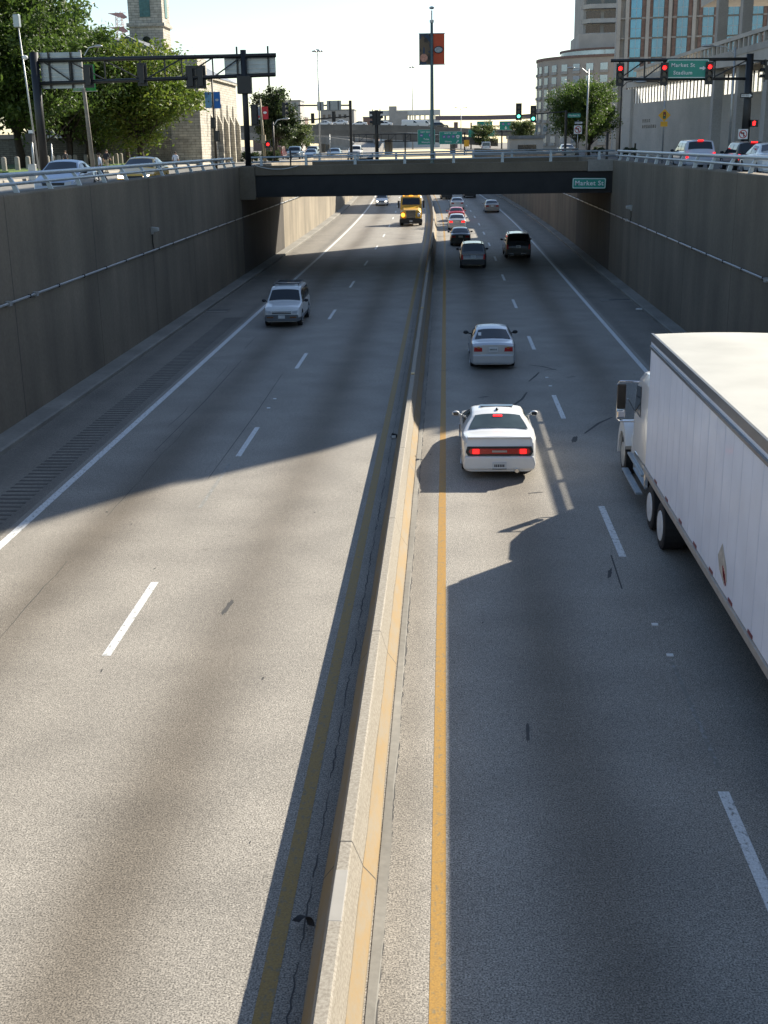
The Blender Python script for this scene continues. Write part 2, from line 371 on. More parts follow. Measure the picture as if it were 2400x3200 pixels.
for i in range(55):
    blot(rc.uniform(-9.5, 7.3), rc.uniform(9, 60), rc.uniform(1, 2), rc.uniform(.02, .09), rc.uniform(.01, .03))
for x0, w_ in ((-.685, .012), (-1.57, .009)):
    y = 8.
    while y < 60:
        pts = [(x0+rc.uniform(-.018, .018), y+k*.12) for k in range(rc.randint(5, 14))]; crack(pts, w_*rc.uniform(.6, 1.4)); y = pts[-1][1]+rc.uniform(.0, .35)
for x0, y0, y1 in ((-7.95, 12, 40), (-8.6, 36, 80)):
    pts = []; x = x0; y = y0
    while y < y1: pts.append((x, y)); y += rc.uniform(.35, .9); x += rc.uniform(-.035, .035)+(x0-x)*.1
    for i in range(0, len(pts)-5, 6):
        if rc.random() < .65: crack(pts[i:i+7], rc.uniform(.006, .011))
struct(b.build('road_cracks', mat('dark_tar', (.06, .057, .053), .8)))
# raised pavement markers
def marker(x, y, label):
    o = MB().prism([(-.05, 0), (.05, 0), (.035, .018), (-.035, .018)], -.055, .055, 'x').build('pavement_marker', M['swhite']); o.location = (x, y, .004)
    tag(o, label, 'road marker', 'raised markers on the lane lines')
for x, y, l in [(3.73, 20.2, 'white raised marker on the right lane line beside the truck wheels, farther of near pair'), (3.76, 18.85, 'white raised marker on the right lane line below the truck, nearest of all'),
                (3.7, 42.3, 'white raised marker between two dashes right of the silver sedan, nearer of its pair'), (3.7, 43.9, 'white raised marker between two dashes right of the silver sedan, farther of its pair'),
                (-5.85, 38.8, 'white raised marker on the left lane line in the shade, nearer of its pair'), (-5.85, 40.3, 'white raised marker on the left lane line in the shade, farther of its pair')]: marker(x, y, l)

# median barrier
m_, N_, L_, P_ = newmat('median_concrete'); ob_ = N_.new('ShaderNodeTexCoord').outputs['Object']
sp_ = N_.new('ShaderNodeSeparateXYZ'); L_.new(ob_, sp_.inputs[0])
nzv = noise(N_, L_, ob_, 1, 5, (1, .5, 3), .65)
edge = mth(N_, L_, 'ADD', sp_.outputs[2], mth(N_, L_, 'MULTIPLY', mth(N_, L_, 'SUBTRACT', nzv, .5), .16))
yel = mth(N_, L_, 'LESS_THAN', edge, .36)
worn = ramp(N_, L_, noise(N_, L_, ob_, 3.2, 6, (1, .35, 1), .75), .42, .6, 0, 1)
yc = mixc(N_, L_, mth(N_, L_, 'MULTIPLY', worn, .75), (.29, .195, .085), (.25, .215, .16))
g = mixc(N_, L_, ramp(N_, L_, noise(N_, L_, ob_, 26, 3, None, .7), .35, .65), (.22, .19, .15), (.36, .325, .265))
fr = mth(N_, L_, 'FRACT', mth(N_, L_, 'DIVIDE', mth(N_, L_, 'ADD', sp_.outputs[1], mth(N_, L_, 'MULTIPLY', sp_.outputs[2], .5)), 6.1)); jn = mth(N_, L_, 'LESS_THAN', fr, .004)
cc = mixc(N_, L_, jn, mixc(N_, L_, mth(N_, L_, 'MULTIPLY', yel, .92), g, yc), (.05, .045, .04))
crk = mth(N_, L_, 'LESS_THAN', mth(N_, L_, 'ABSOLUTE', mth(N_, L_, 'SUBTRACT', edge, .36)), .006)
cc = mixc(N_, L_, mth(N_, L_, 'MULTIPLY', crk, .8), cc, (.04, .035, .03))
L_.new(cc, P_.inputs['Base Color']); P_.inputs['Roughness'].default_value = .8
M['median'] = m_
med = thing('median_barrier', 'long low concrete median barrier with worn yellow paint along its foot', 'barrier', (0, 0, 0))
YF = [-20+i*1.5 for i in range(80)]+list(range(100, 300, 6)); rj = random.Random(3)
rows = []
for y in YF:
    j = [rj.uniform(-.012, .012) for _ in range(10)]; c = -1.12+cx(y)
    rows.append([(c-.30+j[0], y, 0), (c-.30+j[0], y, .08), (c-.17, y, .33), (c-.078+j[1]*.6, y, .79), (c-.06, y, .815), (c+.06, y, .815), (c+.078+j[2]*.6, y, .79), (c+.17, y, .33), (c+.30+j[3], y, .08), (c+.30+j[3], y, 0)])
mb = MB().grid(rows, 0, True); mb.f.append(tuple(range(10))); mb.m.append(0); o = mb.build('barrier_body', m_, med); sharp(o.data, 18)
rows = [[(-.80+cx(y), y, .012), (-.70+rj.uniform(-.02, .03)+cx(y), y, .012), (-.69+cx(y), y, .002)] for y in YF]; MB().grid(rows).build('gutter_edge', M['kerb'], med)
MB().box(-1.188, -1.05, 10.35, 11.25, .80, .8175).build('mortar_patch', mat('pale_mortar', (.33, .31, .275), .8, 0, .08), med, bevel=.01)
for y in (40.46, 57.5, 74.5, 91.5): MB().box(-1.18, -1.06, y-.12, y+.12, .815, .84).build('reflector', mat('amber_reflector', (.5, .28, .03), .4), med)
t = thing('tyre_scrap', 'curled black scrap of tyre lying against the left foot of the median barrier', 'tyre scrap', (-1.5, 11.3, 0), 1.2)
t.scale = (.75, .75, .75)
rows = [[(r*math.cos(a), w+r*.12, .1+.1*math.sin(a)*1.0+.0*r) for r in (.11, .125)] for a, w in [(-.8+i*.4, .02*i) for i in range(9)]]
MB().grid([[(p[0], p[1]-.05, p[2]) for p in r]+[(p[0], p[1]+.07, p[2]) for p in r[::-1]] for r in rows], 0, True).build('rubber_strip', M['tyre'], t)
t = thing('plastic_scrap', 'small black and white scrap beside the median in the shade edge', 'litter', (-1.52, 34.6, 0), .3)
MB().prism([(-.1, 0), (.12, 0), (.06, .1), (-.05, .13)], -.06, .06).build('black_piece', M['tyre'], t); MB().box(-.1, .02, -.1, -.062, .01, .08).build('white_piece', M['swhite'], t)
o = MB().ball((0, 0, .04), (.22, .15, .07), 0, 7, 4).build('litter', mat('white_litter', (.6, .6, .57), .8, 0, .2, 9)); o.location = (9.85, 62.2, .0); tag(o, 'crumpled pale litter lying by the right kerb', 'litter')

# retaining walls
def wall(name, x0, x1, z0, ztop, label, ys, m=None):
    o = solid(name, [(x0, z0), (x1, z0), (x1, ztop-.05), (x1-.03 if x1 > x0 else x1+.03, ztop), (x0, ztop)], m or M['wall'], ys); tag(o, label, 'wall'); return o
YL = list(range(-60, 104, 6))+list(range(104, 268, 6))
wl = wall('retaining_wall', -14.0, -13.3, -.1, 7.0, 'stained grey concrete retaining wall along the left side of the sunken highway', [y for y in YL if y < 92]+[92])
wall('retaining_wall', -14.0, -13.3, -.1, 7.0, 'retaining wall on the left beyond the bridge, sunlight painted into its paler concrete', [92]+[y for y in YL if y > 92], concrete_mat('sunlit_wall_concrete', (.29, .245, .18), .6, True, 7.3))  # lighter copy of the wall concrete, sunlight put into its colour
wr = wall('retaining_wall', 11.2, 10.6, -.1, 7.1, 'stained brown grey concrete retaining wall along the right side behind the white truck', YL)
def conduit(x, z, sgn, label):
    t = thing('wall_conduit', label, 'pipe', (x, 0, z))
    pts = [(cx(y), y, 0) for y in range(-10, 200, 5)]
    MB().tube(pts, .038, 6).build('pipe', M['galv'], t)
    cm = MB().box(-.05, .05, 0, .05, -.055, .055).mesh('clip', [M['black']])
    for y in range(32, 190, 3): o = link('clip', cm, t); o.location = (cx(y), y, 0)
    for y in (40.5, 72.5) if sgn > 0 else (36, 38.5): MB().box(-.07, .07, y, y+.22, -.07, .07).build('junction_box', M['galv'], t)
conduit(-13.22, 3.84, -1, 'pale conduit pipe running along the left retaining wall'); conduit(10.52, 3.83, 1, 'pale conduit pipe running along the right retaining wall')
def wlamp(x, y, z, s, label):
    t = thing('wall_lamp', label, 'wall lamp', (x, y, z))
    MB().box(-.03, .03, -.12, .12, -.18, .14).build('back_plate', M['galv'], t)
    MB().prism([(.03*s, -.12), (.3*s, -.04), (.3*s, .1), (.03*s, .14)], -.16, .16, 'y').build('lamp_housing', M['galv'], t, bevel=.015)
    MB().tube([(.02*s, 0, -.15), (.0, -.02, -.5), (.04*s, 0, 3.86-z)], .022, 6).build('cable', M['bronze'], t)
wlamp(-13.27, 55.2, 4.72, 1, 'small grey lamp on the left retaining wall with rusty cable below'); wlamp(10.57, 71.3, 4.6, -1, 'small grey lamp on the right retaining wall with cable below')
def drain(x, y, label):
    t = thing('storm_drain', label, 'drain', (x, y, .004))
    MB().box(-1.1, .55, -.7, .7, 0, .012).build('apron', M['kerb'], t); MB().box(-.6, .5, -.16, .16, .012, .02).build('inlet_slot', M['trim'], t)
drain(9.45, 66.3, 'pale storm drain apron by the right kerb'); drain(-12.0, 63.5, 'pale storm drain apron by the left kerb')

# railings on the walls: curved posts leaning away from the highway
def wall_rail(xw, zw, s, y0, step, n, label, ys_end, ln=1.):
    t = thing('wall_railing', label, 'railing', (xw, 0, zw))
    mid = step*.5
    prof = [(0, 0), (.07*ln, .18), (.13*ln, .32), (.24*ln, .48), (.36*ln, .56)]
    MB().tube([(s*(.30*ln+.03*(1-ln)), y, .53) for y in (y0-3*step-20, ys_end)], .08, 10).build('top_rail', M['alu'], t, True)
    MB().tube([(s*.14*ln, y, .27) for y in (y0-3*step-20, ys_end)], .055, 8).build('mid_rail', M['alu'], t, True)
    first = None
    for k in range(-3, n):
        if first is None:
            b = MB(); rows = []
            for i, (a, z) in enumerate(prof):
                w = .15-.014*i
                rows.append([(s*(a-.0), -.06, z), (s*(a-.0), .06, z), (s*(a+w), .06, z-.03), (s*(a+w), -.06, z-.03)])
            b.grid(rows, 0, True); b.f += [(0, 1, 2, 3), tuple(range(len(b.v)-4, len(b.v)))]; b.m += [0, 0]
            first = b.mesh('post', [M['alu']]); sharp(first, 40)
        o = link('post', first, t); o.location = (0, y0+k*step, 0)
wall_rail(-13.42, 7.0, -1, 38.62, 3.41, 13, 'pale blue grey tube railing on the left wall with curved posts', 80.0)
wall_rail(10.68, 7.1, 1, 38.1, 3.35, 13, 'silver tube railing on the right wall with curved posts', 80.2, .75)

# ------------------------------------------------------------------ ground and streets at the upper level
def plane(name, x0, x1, z, ys, m, kind='structure', curve=True):
    b = MB(); b.grid([[(x0+(cx(y) if curve and x0 > -100 else 0), y, z), (x1+(cx(y) if curve and x1 < 100 else 0), y, z)] for y in ys]); o = b.build(name, m); o['kind'] = kind; return o
YG = [-60, 0, 60]+list(range(100, 436, 12))
plane('ground', -1500, -13.9, 6.25, YG, M['ground']); plane('ground', 11.1, 1500, 6.5, YG, M['ground'])
o = MB().add([(-1500, 432, 6.2), (1500, 432, 6.2), (1500, 3500, 6.2), (-1500, 3500, 6.2)], [(0, 1, 2, 3)]).build('ground', M['ground']); struct(o)
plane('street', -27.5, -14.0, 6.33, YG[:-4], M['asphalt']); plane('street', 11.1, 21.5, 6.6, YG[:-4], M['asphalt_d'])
o = MB().box(-140, -13.95, 82, 100, 6.3, 6.345).build('cross_street', M['asphalt']); struct(o)
for nm, x0, x1, y0, y1, z in [('sidewalk', -33, -27.5, -40, 81, 6.47), ('sidewalk', -33, -27.5, 101, 300, 6.47), ('sidewalk', 21.5, 45, -20, 180, 6.75), ('sidewalk', -80, -33, 82, 93, 6.62)]:
    o = MB().box(x0, x1, y0, y1, 6.2, z).build(nm, M['walk'], bevel=.03); struct(o)
o = MB().box(-90, -33, 93, 175, 6.2, 6.74).build('grass', M['grass']); o['kind'] = 'stuff'
o = MB().box(-90, -33.2, 20, 81.5, 6.2, 6.6).build('grass', M['grass']); o['kind'] = 'stuff'

# ------------------------------------------------------------------ the overpass
br = thing('overpass_bridge', 'concrete street bridge crossing the highway with dark steel girders', 'bridge', (0, 80, 0))
MB().box(-13.25, 10.75, .35, 21.2, 6.3, 6.6).build('deck', M['bridge'], br)
MB().box(-12.26, 9.0, 0, .34, 6.45, 7.06).build('parapet', M['bridge'], br, bevel=.03)
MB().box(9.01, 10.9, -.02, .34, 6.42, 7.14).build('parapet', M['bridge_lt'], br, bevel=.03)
MB().box(-10.8, 10.7, 21.0, 21.34, 6.45, 7.1).build('parapet', M['bridge'], br, bevel=.03)
for i, y in enumerate((.16, 4.2, 8.3, 12.4, 16.5, 20.6)):
    MB().box(-13.2, 10.59, y, y+.12, 5.15, 6.44).build('girder', M['girder'], br)
    MB().box(-13.2, 10.59, y-.14, y+.26, 5.1, 5.15).build('girder_flange', M['girder'], br)
MB().box(-13.32, -12.28, -.06, .9, 4.95, 7.02).build('pilaster', M['bridge'], br, bevel=.04)
SHD = concrete_mat('shade_dark_concrete', (.06, .05, .04), .6)  # abutment colour darkened to carry the deep shade under the bridge
MB().box(-13.4, -13.28, .5, 21, .18, 5.08).build('abutment', SHD, br); MB().box(10.58, 10.7, .5, 21, .18, 5.08).build('abutment', SHD, br)
for k, x in enumerate((-9.6, -4.2, 1.4, 6.8)):
    MB().box(x, x+.16, .3, 20.6, 5.4, 6.3).build('cross_beam', M['girder'], br)
def bridge_rail(y, x0, x1, xs, label):
    t = thing('bridge_railing', label, 'railing', (0, y, 7.06))
    MB().tube([(x0, 0, .52), (x1, 0, .60)], .062, 8).build('top_rail', M['alu'], t, True); MB().tube([(x0, 0, .22), (x1, 0, .30)], .045, 8).build('mid_rail', M['alu'], t, True)
    pm = MB().prism([(-.09, -.02), (.09, -.02), (.075, .56), (-.075, .56)], -.1, .06).mesh('post', [M['alu']])
    for x in xs: o = link('post', pm, t); o.location = (x, -.05, 0)
bridge_rail(80.2, -12.5, 10.7, [-11.85, -8.95, -5.8, -2.62, .5, 3.6, 6.66, 9.71], 'pale grey metal railing along the near edge of the bridge')
bridge_rail(101.2, -10.7, 10.6, [-10.2, -7.1, -4, -.9, 2.2, 5.3, 8.4], 'pale grey metal railing along the far edge of the bridge')
def sign_panel(name, w, h, m=None, parent=None, loc=(0, 0, 0), rot=None, border=True, r=.08):
    def rr(w, h, r): 
        return [(sx*(w/2-r)+r*math.cos(a), sz*(h/2-r)+r*math.sin(a)) for sx, sz, a0 in ((1, 1, 0), (-1, 1, PI/2), (-1, -1, PI), (1, -1, 1.5*PI)) for a in [a0+PI/2*i/4 for i in range(5)]]
    o = MB().prism(rr(w, h, r), 0, .04).build(name, m or M['sgreen'], parent); o.location = loc
    if border:
        a, b_ = rr(w-.05, h-.05, r), rr(w-.13, h-.13, r*.7); q = MB(); n = len(a)
        q.add([(p[0], -.006, p[1]) for p in a]+[(p[0], -.006, p[1]) for p in b_], [(i, (i+1) % n, (i+1) % n+n, i+n) for i in range(n)]); q.build('border', M['swhite'], o)
    return o
t = thing('street_name_sign', 'green Market St sign hung on the dark face of the bridge girder', 'street sign', (9.12, 79.98, 5.69)); p = sign_panel('panel', 2.12, .66, None, t); letter('lettering', 'Market St', .40, (0, -.012, .0), p, M['swhite'], 1.02)
p.rotation_euler = (0, rad(.9), 0)
t = thing('hanging_cable', 'pale slack cable drooping over the left end of the bridge parapet', 'cable', (-12.2, 79.9, 7.1))
MB().tube([(x, -.03, -.26*math.sin(PI*min(1, (x)/2.9))**.8) for x in [i*.2 for i in range(15)]], .03, 6).build('cable_strand', M['galv'], t)
MB().tube([(0, 0, 0), (0, 0, .9)], .05, 8).build('post', M['black'], thing('marker_post', 'short black post on the left end of the bridge parapet', 'post', (-9.95, 80.1, 7.06)))
# banner pole on the bridge
def banner(parent, x0, x1, z0, z1, m, y=0): return MB().grid([[(x0+(x1-x0)*i/6, y+.03*math.sin(i*1.1+.7*k), z0+(z1-z0)*k/5) for i in range(7)] for k in range(6)]).build('banner', m, parent, True)
def img_mat(name, a, b_, c, sc_=1.2, off=0.):
    m, N, L, P = newmat(name); ob = N.new('ShaderNodeTexCoord').outputs['Object']
    n1 = noise(N, L, ob, sc_, 2); c1 = mixc(N, L, ramp(N, L, n1, .42, .5), a, b_); n2 = noise(N, L, ob, sc_*1.7, 1, (1, 1, .7)); L.new(mixc(N, L, ramp(N, L, n2, .55, .6), c1, c), P.inputs['Base Color']); P.inputs['Roughness'].default_value = .7; return m
def oval(parent, x, z, rx, rz_, m, y=-.06, name='emblem'):
    o = MB().prism([(rx*math.cos(2*PI*i/20), rz_*math.sin(2*PI*i/20)) for i in range(20)], 0, .01).build(name, m, parent); o.location = (x, y, z); return o
OR = mat('orange_red_banner', (.52, .08, .03), .75, 0, .1, 2)
t = thing('banner_pole', 'tall green grey lamp pole at mid bridge with dark and orange red banners', 'lamp pole', (-.87, 80.45, 6.6))
MB().tube([(0, 0, 0), (0, 0, .35), (0, 0, 2), (0, 0, 8.9)], [.2, .13, .125, .085], 12).build('pole', mat('green_grey_pole', (.11, .15, .145), .45, .3, .12, 3), t, True)
MB().tube([(0, 0, 8.9), (0, 0, 9.55)], .045, 8).build('mast_tip', M['galv'], t); MB().ball((0, 0, 9.7), (.16, .16, .09)).build('lamp_head', M['galv'], t, True); MB().tube([(0, 0, 8.85), (0, 0, 9.0)], .13, 10).build('collar', M['galv'], t)
bl = banner(t, -.79, -.06, 6.42, 8.2, img_mat('dark_photo_banner', (.045, .035, .03), (.13, .09, .055), (.03, .05, .09), 1.5)); bl['label'] = 'banner with a dark picture'
oval(bl, -.5, 6.8, .24, .24, mat('pinkish_ball', (.5, .24, .17), .7, 0, .35, 8))
b2 = banner(t, .06, .79, 6.42, 8.2, OR); b2['label'] = 'orange red banner with a dark oval emblem'; e = oval(b2, .42, 7.26, .29, .22, M['cloth_d']); oval(b2, .42, 7.26, .25, .17, mat('grey_emblem', (.3, .32, .33), .6, 0, .5, 14), -.075)
for z in (6.4, 8.22): MB().tube([(-.82, 0, z), (.82, 0, z)], .025, 6).build('banner_arm', M['galv'], t)

# ------------------------------------------------------------------ overhead sign gantries and signals
def sig_head(parent, x, z, y=-.25, lit=None, face=-1, plate=True, n=3, pw=.24):
    h = .36*n
    o = MB().box(-pw, pw, -.02, .02, -h/2-pw*.5, h/2+pw*.5).box(-.16, .16, .02, .26, -h/2, h/2).build('signal_head', M['black'], parent); o.location = (x, y, z)
    if face > 0: o.rotation_euler = (0, 0, PI)
    for k in range(n):
        zz = h/2-.18-.36*k; m = lit[1] if lit and lit[0] == k else M['siglens']
        q = MB().prism([(.125*math.cos(2*PI*i/14), zz+.125*math.sin(2*PI*i/14)) for i in range(14)], -.05, -.022).build('lens', m, o)
        rows = [[(.145*math.cos(a), yy, zz+.145*math.sin(a)) for a in [PI*(-.1+1.2*i/8) for i in range(9)]] for yy in (-.02, -.24)]; MB().grid(rows).build('visor', M['black'], o)
    return o
gl = thing('sign_gantry', 'black steel truss gantry over the left street carrying two grey sign backs and dark signals', 'sign gantry', (0, 82, 6.3))
MB().tube([(-12.9, -.6, .7), (-12.9, -.6, 7.85)], .19, 14).build('post', M['black'], gl, True); MB().box(-13.25, -12.55, -.95, -.25, .68, .76).build('base_plate', M['black'], gl)
MB().tube([(-26.45, -.6, 0), (-26.45, -.6, 7.95)], .28, 14).build('post', M['black'], gl, True)
MB().tube([(-26.4, -.6, 7.45), (-10.8, -.6, 7.5)], .13, 10).build('top_chord', M['black'], gl, True); MB().tube([(-26.4, -.6, 6.05), (-10.9, -.6, 6.33)], .12, 10).build('bottom_chord', M['black'], gl, True)
class BR:
    def __init__(s, p): s.p = p
    def tube(s, a, r, n): MB().tube(a, r, n).build('brace', M['black'], s.p)
b = BR(gl); xs = [-24.2, -21.9, -19.6, -18.0, -16.9, -14.9]
for x in xs: b.tube([(x, -.6, 7.47), (x, -.6, 6.15)], .05, 6)
for a, c in [(-25.9, -24.2), (-24.2, -21.9), (-21.9, -19.6)]: b.tube([(a, -.6, 7.4), (c, -.6, 6.2)], .045, 6)
for a, c in [(-19.2, -16.9), (-17.0, -14.9), (-14.9, -13.1)]: b.tube([(a, -.6, 6.25), (c, -.6, 7.4)], .045, 6)
def sign_back(parent, x0, x1, z0, z1, y, bars, ext=0.):
    o = MB().box(x0, x1, y, y+.05, z0, z1).build('sign_back', M['sback'], parent)
    n = int((z1-z0)/.26); bb = MB()
    for i in range(1, n+1): zz = z0+(z1-z0)*i/(n+1); bb.box(x0+.02, x1-.02, y-.05, y-.001, zz-.02, zz+.02)
    bb.build('stiffeners', M['galv'], o)
    for x in bars: MB().box(x-.05, x+.05, y-.16, y-.055, z0-ext, z1+ext).build('hanger_bar', M['black'], o)
sign_back(gl, -26.2, -23.5, 5.75, 7.95, -.25, (-25.6, -24.15)); sign_back(gl, -14.2, -10.9, 6.25, 7.52, -.25, (-13.35, -11.35), .55)
for x, z in ((-23.0, 6.45), (-19.5, 6.5), (-16.35, 6.27), (-15.7, 6.27)): sig_head(gl, x, z, -.6, None, 1, pw=.32)
MB().box(-13.35, -12.45, -.9, -.3, 5.2, 6.3).build('control_box', M['black'], gl, bevel=.03); sig_head(gl, -12.35, 3.9, -.5, None, 1)

gr = thing('sign_gantry', 'black steel gantry at right street with three red signals and Market St Stadium sign', 'sign gantry', (0, 80, 6.65))
MB().tube([(18.75, 0, 0), (18.7, 0, 6.6)], [.27, .22], 14).build('post', M['black'], gr, True); MB().tube([(18.75, 0, 0), (18.75, 0, .2)], .42, 12).build('base', M['black'], gr)
MB().tube([(10.2, 0, 6.35), (18.7, 0, 6.3)], .095, 10).build('top_chord', M['black'], gr, True); MB().tube([(10.75, 0, 5.25), (18.7, 0, 5.15)], .085, 10).build('bottom_chord', M['black'], gr, True)
b = BR(gr)
for x in (10.75, 12.3, 13.45, 15.0, 16.6): b.tube([(x, 0, 6.33), (x, 0, 5.22)], .045, 6)
for a, c in ((10.8, 12.2), (12.3, 13.6), (15.4, 16.6), (16.6, 18.6)): b.tube([(a, 0, 5.3), (c, 0, 6.25)], .04, 6)
for x in (10.75, 13.45, 16.2): sig_head(gr, x, 5.5, -.4, (0, M['sigred']))
p = sign_panel('guide_sign', 2.56, 1.1, None, gr, (14.88, -.32, 5.78)); p.rotation_euler = (0, rad(.9), 0)
letter('lettering', 'Market St', .31, (-.3, -.012, .2), p, M['swhite'], 1.05); letter('lettering', 'Stadium', .31, (-.28, -.012, -.24), p, M['swhite'], 1.05)
MB().prism([(.72, -.02), (.92, -.02), (.92, -.1), (1.14, .03), (.92, .16), (.92, .08), (.72, .08)], -.012, -.002).build('arrow', M['swhite'], p)
o = sig_head(gr, 19.6, 5.6, -.1, None, -1); o.rotation_euler = (0, 0, -PI/2); MB().tube([(18.7, 0, 6.2), (20.2, 0, 6.15)], .06, 8).build('side_arm', M['black'], gr)
MB().box(19.7, 20.05, -.3, .2, 5.9, 6.1).build('camera_box', M['galv'], gr)
MB().box(18.95, 19.4, -.35, -.1, 2.3, 2.72).build('pedestrian_signal', M['black'], gr); MB().prism([(19.06, 2.4), (19.2, 2.38), (19.22, 2.5), (19.24, 2.62), (19.15, 2.66), (19.06, 2.6)], -.37, -.355).build('hand_lens', M['sigred'], gr)
def one_way(parent, x, z, y): 
    o = MB().prism([(-.38, -.13), (.38, -.13), (.38, .13), (-.38, .13)], 0, .02).build('one_way_sign', M['trim'], parent); o.location = (x, y, z)
    MB().prism([(-.33, -.07), (.18, -.07), (.18, -.11), (.34, 0), (.18, .11), (.18, .07), (-.33, .07)], -.01, -.002).build('arrow', M['swhite'], o); letter('lettering', 'ONE WAY', .1, (-.08, -.014, 0), o, M['trim']); return o
def no_left(parent, x, z, y, s=.6):
    o = MB().box(-s/2, s/2, 0, .02, -s/2, s/2).build('no_left_turn_sign', M['swhite'], parent, bevel=.02); o.location = (x, y, z); r = s*.42
    MB().grid([[(rr*math.cos(2*PI*i/24), -.006, rr*math.sin(2*PI*i/24)) for i in range(24)] for rr in (r, r*.8)], 0, True).build('red_ring', M['sred'], o)
    MB().prism([(-.3*s, .12*s), (-.14*s, .27*s), (-.14*s, .18*s), (.12*s, .18*s), (.12*s, -.25*s), (.02*s, -.25*s), (.02*s, .07*s), (-.14*s, .07*s), (-.14*s, -.02*s)], -.008, -.002).build('arrow', M['trim'], o)
    MB().prism([(-.32*s, .24*s), (-.26*s, .3*s), (.32*s, -.24*s), (.26*s, -.3*s)], -.012, -.004).build('slash', M['sred'], o); return o
one_way(gr, 18.55, 4.15, -.4); no_left(gr, 18.5, 1.88, -.4)

def pole(name, label, cat, x, y, z, h, r=.09, m=None, group=None, lean=0, tip=None):
    t = thing(name, label, cat, (x, y, z), 0, group); MB().tube([(0, 0, 0), (lean, 0, h)], [r, r*.65 if tip is None else tip], 10).build('pole', m or M['galv'], t, True); return t
def cobra(t, h, dx, m=None, rise=.35):
    MB().tube([(0, 0, h-.25), (dx*.4, 0, h+rise*.7), (dx, 0, h+rise)], .04, 6).build('arm', m or M['galv'], t)
    MB().ball((dx*1.12, 0, h+rise-.02), (abs(dx)*.2+.12, .14, .09)).build('lamp_head', M['galv'], t, True)

# right hand street furniture
t = pole('lamp_pole', 'grey lamp pole standing before the round leafy tree on the right', 'lamp pole', 14.4, 130, 6.6, 8.6, .11); cobra(t, 8.4, -1.6)
t = pole('lamp_pole', 'slim dark lamp pole at the far corner of the pale concrete building', 'lamp pole', 16.4, 120, 6.6, 6.8, .07, M['bronze'])
cobra(t, 6.6, 1.2, M['bronze'])
t = pole('signal_ahead_pole', 'slim pole with an orange yellow signal ahead diamond in front of the concrete wall', 'sign pole', 16.2, 95, 6.6, 5.8, .07)
cobra(t, 5.7, -1.6, M['bronze'], .1)
o = MB().prism([(0, -.46), (.46, 0), (0, .46), (-.46, 0)], 0, .02).build('warning_sign', M['syellow'], t); o.location = (0, -.12, 3.4)
MB().prism([(-.1, -.24), (.1, -.24), (.1, .24), (-.1, .24)], -.012, -.002).build('signal_symbol', M['trim'], o)
for z, mm in ((.15, M['sred']), (0, M['syellow']), (-.15, M['sgreen'])): MB().prism([(.05*math.cos(i*PI/5), z+.05*math.sin(i*PI/5)) for i in range(10)], -.018, -.013).build('symbol_light', mm, o)
o = MB().box(-.26, .26, 0, .02, -.18, .18).build('plaque', M['syellow'], t); o.location = (0, -.12, 2.78)
t = pole('no_turn_pole', 'pole with a one way arrow over a no left turn sign beside the right tree', 'sign pole', 11.42, 110, 6.6, 3.4, .05); no_left(t, 0, 2.6, -.1, .7); one_way(t, .05, 3.17, -.1)
t = thing('traffic_signal', 'mast with two green lit signals and a name blade at the bridge right end', 'traffic light', (9.9, 105, 6.6)); MB().tube([(0, 0, 0), (0, 0, 4.1)], .11, 10).build('mast', M['black'], t); MB().tube([(0, 0, 4.0), (-4.1, 0, 3.75)], .05, 8).build('arm', M['black'], t)
sig_head(t, -3.9, 4.05, -.2, (2, M['siggreen'])); sig_head(t, -2.7, 3.85, -.2, (2, M['siggreen']))
p = sign_panel('name_blade', 1.05, .3, None, t, (.65, -.1, 3.68), border=False, r=.03); letter('lettering', 'Market St', .2, (0, -.012, 0), p, M['swhite'])
MB().tube([(0, 0, 3.9), (1.2, 0, 3.85)], .03, 6).build('blade_arm', M['black'], t)
t = thing('lamp_pole', 'thick dark post where the bridge meets the right wall', 'post', (10.45, 82.2, 6.6)); MB().tube([(0, 0, 0), (0, 0, .5), (0, 0, 2.2)], [.16, .09, .08], 10).build('pole', M['bronze'], t, True)
MB().box(-.28, .28, -.28, .28, 0, .35).build('base', M['bronze'], t, bevel=.05)
t = pole('lamp_pole', 'grey street lamp pole beside the balcony of the concrete building', 'lamp pole', 20.0, 90, 6.7, 7.6, .1); cobra(t, 7.4, -1.7)
o = MB().tube([(0, 0, 0), (0, 0, 1.3)], .08, 10).build('bollard_post', M['bronze']); o.location = (16.4, 110, 6.7); tag(o, 'short dark post at the foot of the pale concrete wall', 'post')

# far street furniture, left of centre
t = thing('sign_gantry', 'distant black mast beyond the bridge with grey sign backs and two signals on arms', 'sign gantry', (-12.8, 170, 6.3))
MB().tube([(0, 0, 0), (0, 0, 7.6)], .2, 10).build('post', M['black'], t); MB().tube([(0, 0, 7.0), (-7.6, 0, 7.1)], .1, 8).build('arm', M['black'], t); MB().tube([(0, 0, 5.6), (-7.6, 0, 5.1)], .09, 8).build('arm', M['black'], t)
sign_back(t, -7.8, -7.0, 6.3, 7.5, -.2, (-7.4,)); sign_back(t, -4.45, -3.55, 6.4, 7.5, -.2, (-4.0,)); sign_back(t, -3.15, -1.2, 6.45, 7.62, -.2, (-2.75, -1.6))
for x, z in ((-5.1, 5.4), (-2.25, 5.6), (-7.9, 5.1)): sig_head(t, x, z, -.15, None, 1)
t = thing('signal_post', 'thick brown post with side facing signal heads behind the bridge rail', 'traffic light', (-5.6, 102.2, 6.6)); MB().tube([(0, 0, 0), (0, 0, 4.3)], .15, 10).build('post', M['bronze'], t, True)
for x in (-.3, .3): o = sig_head(t, x, 3.7, 0, None, -1); o.rotation_euler = (0, 0, PI/2 if x > 0 else -PI/2)
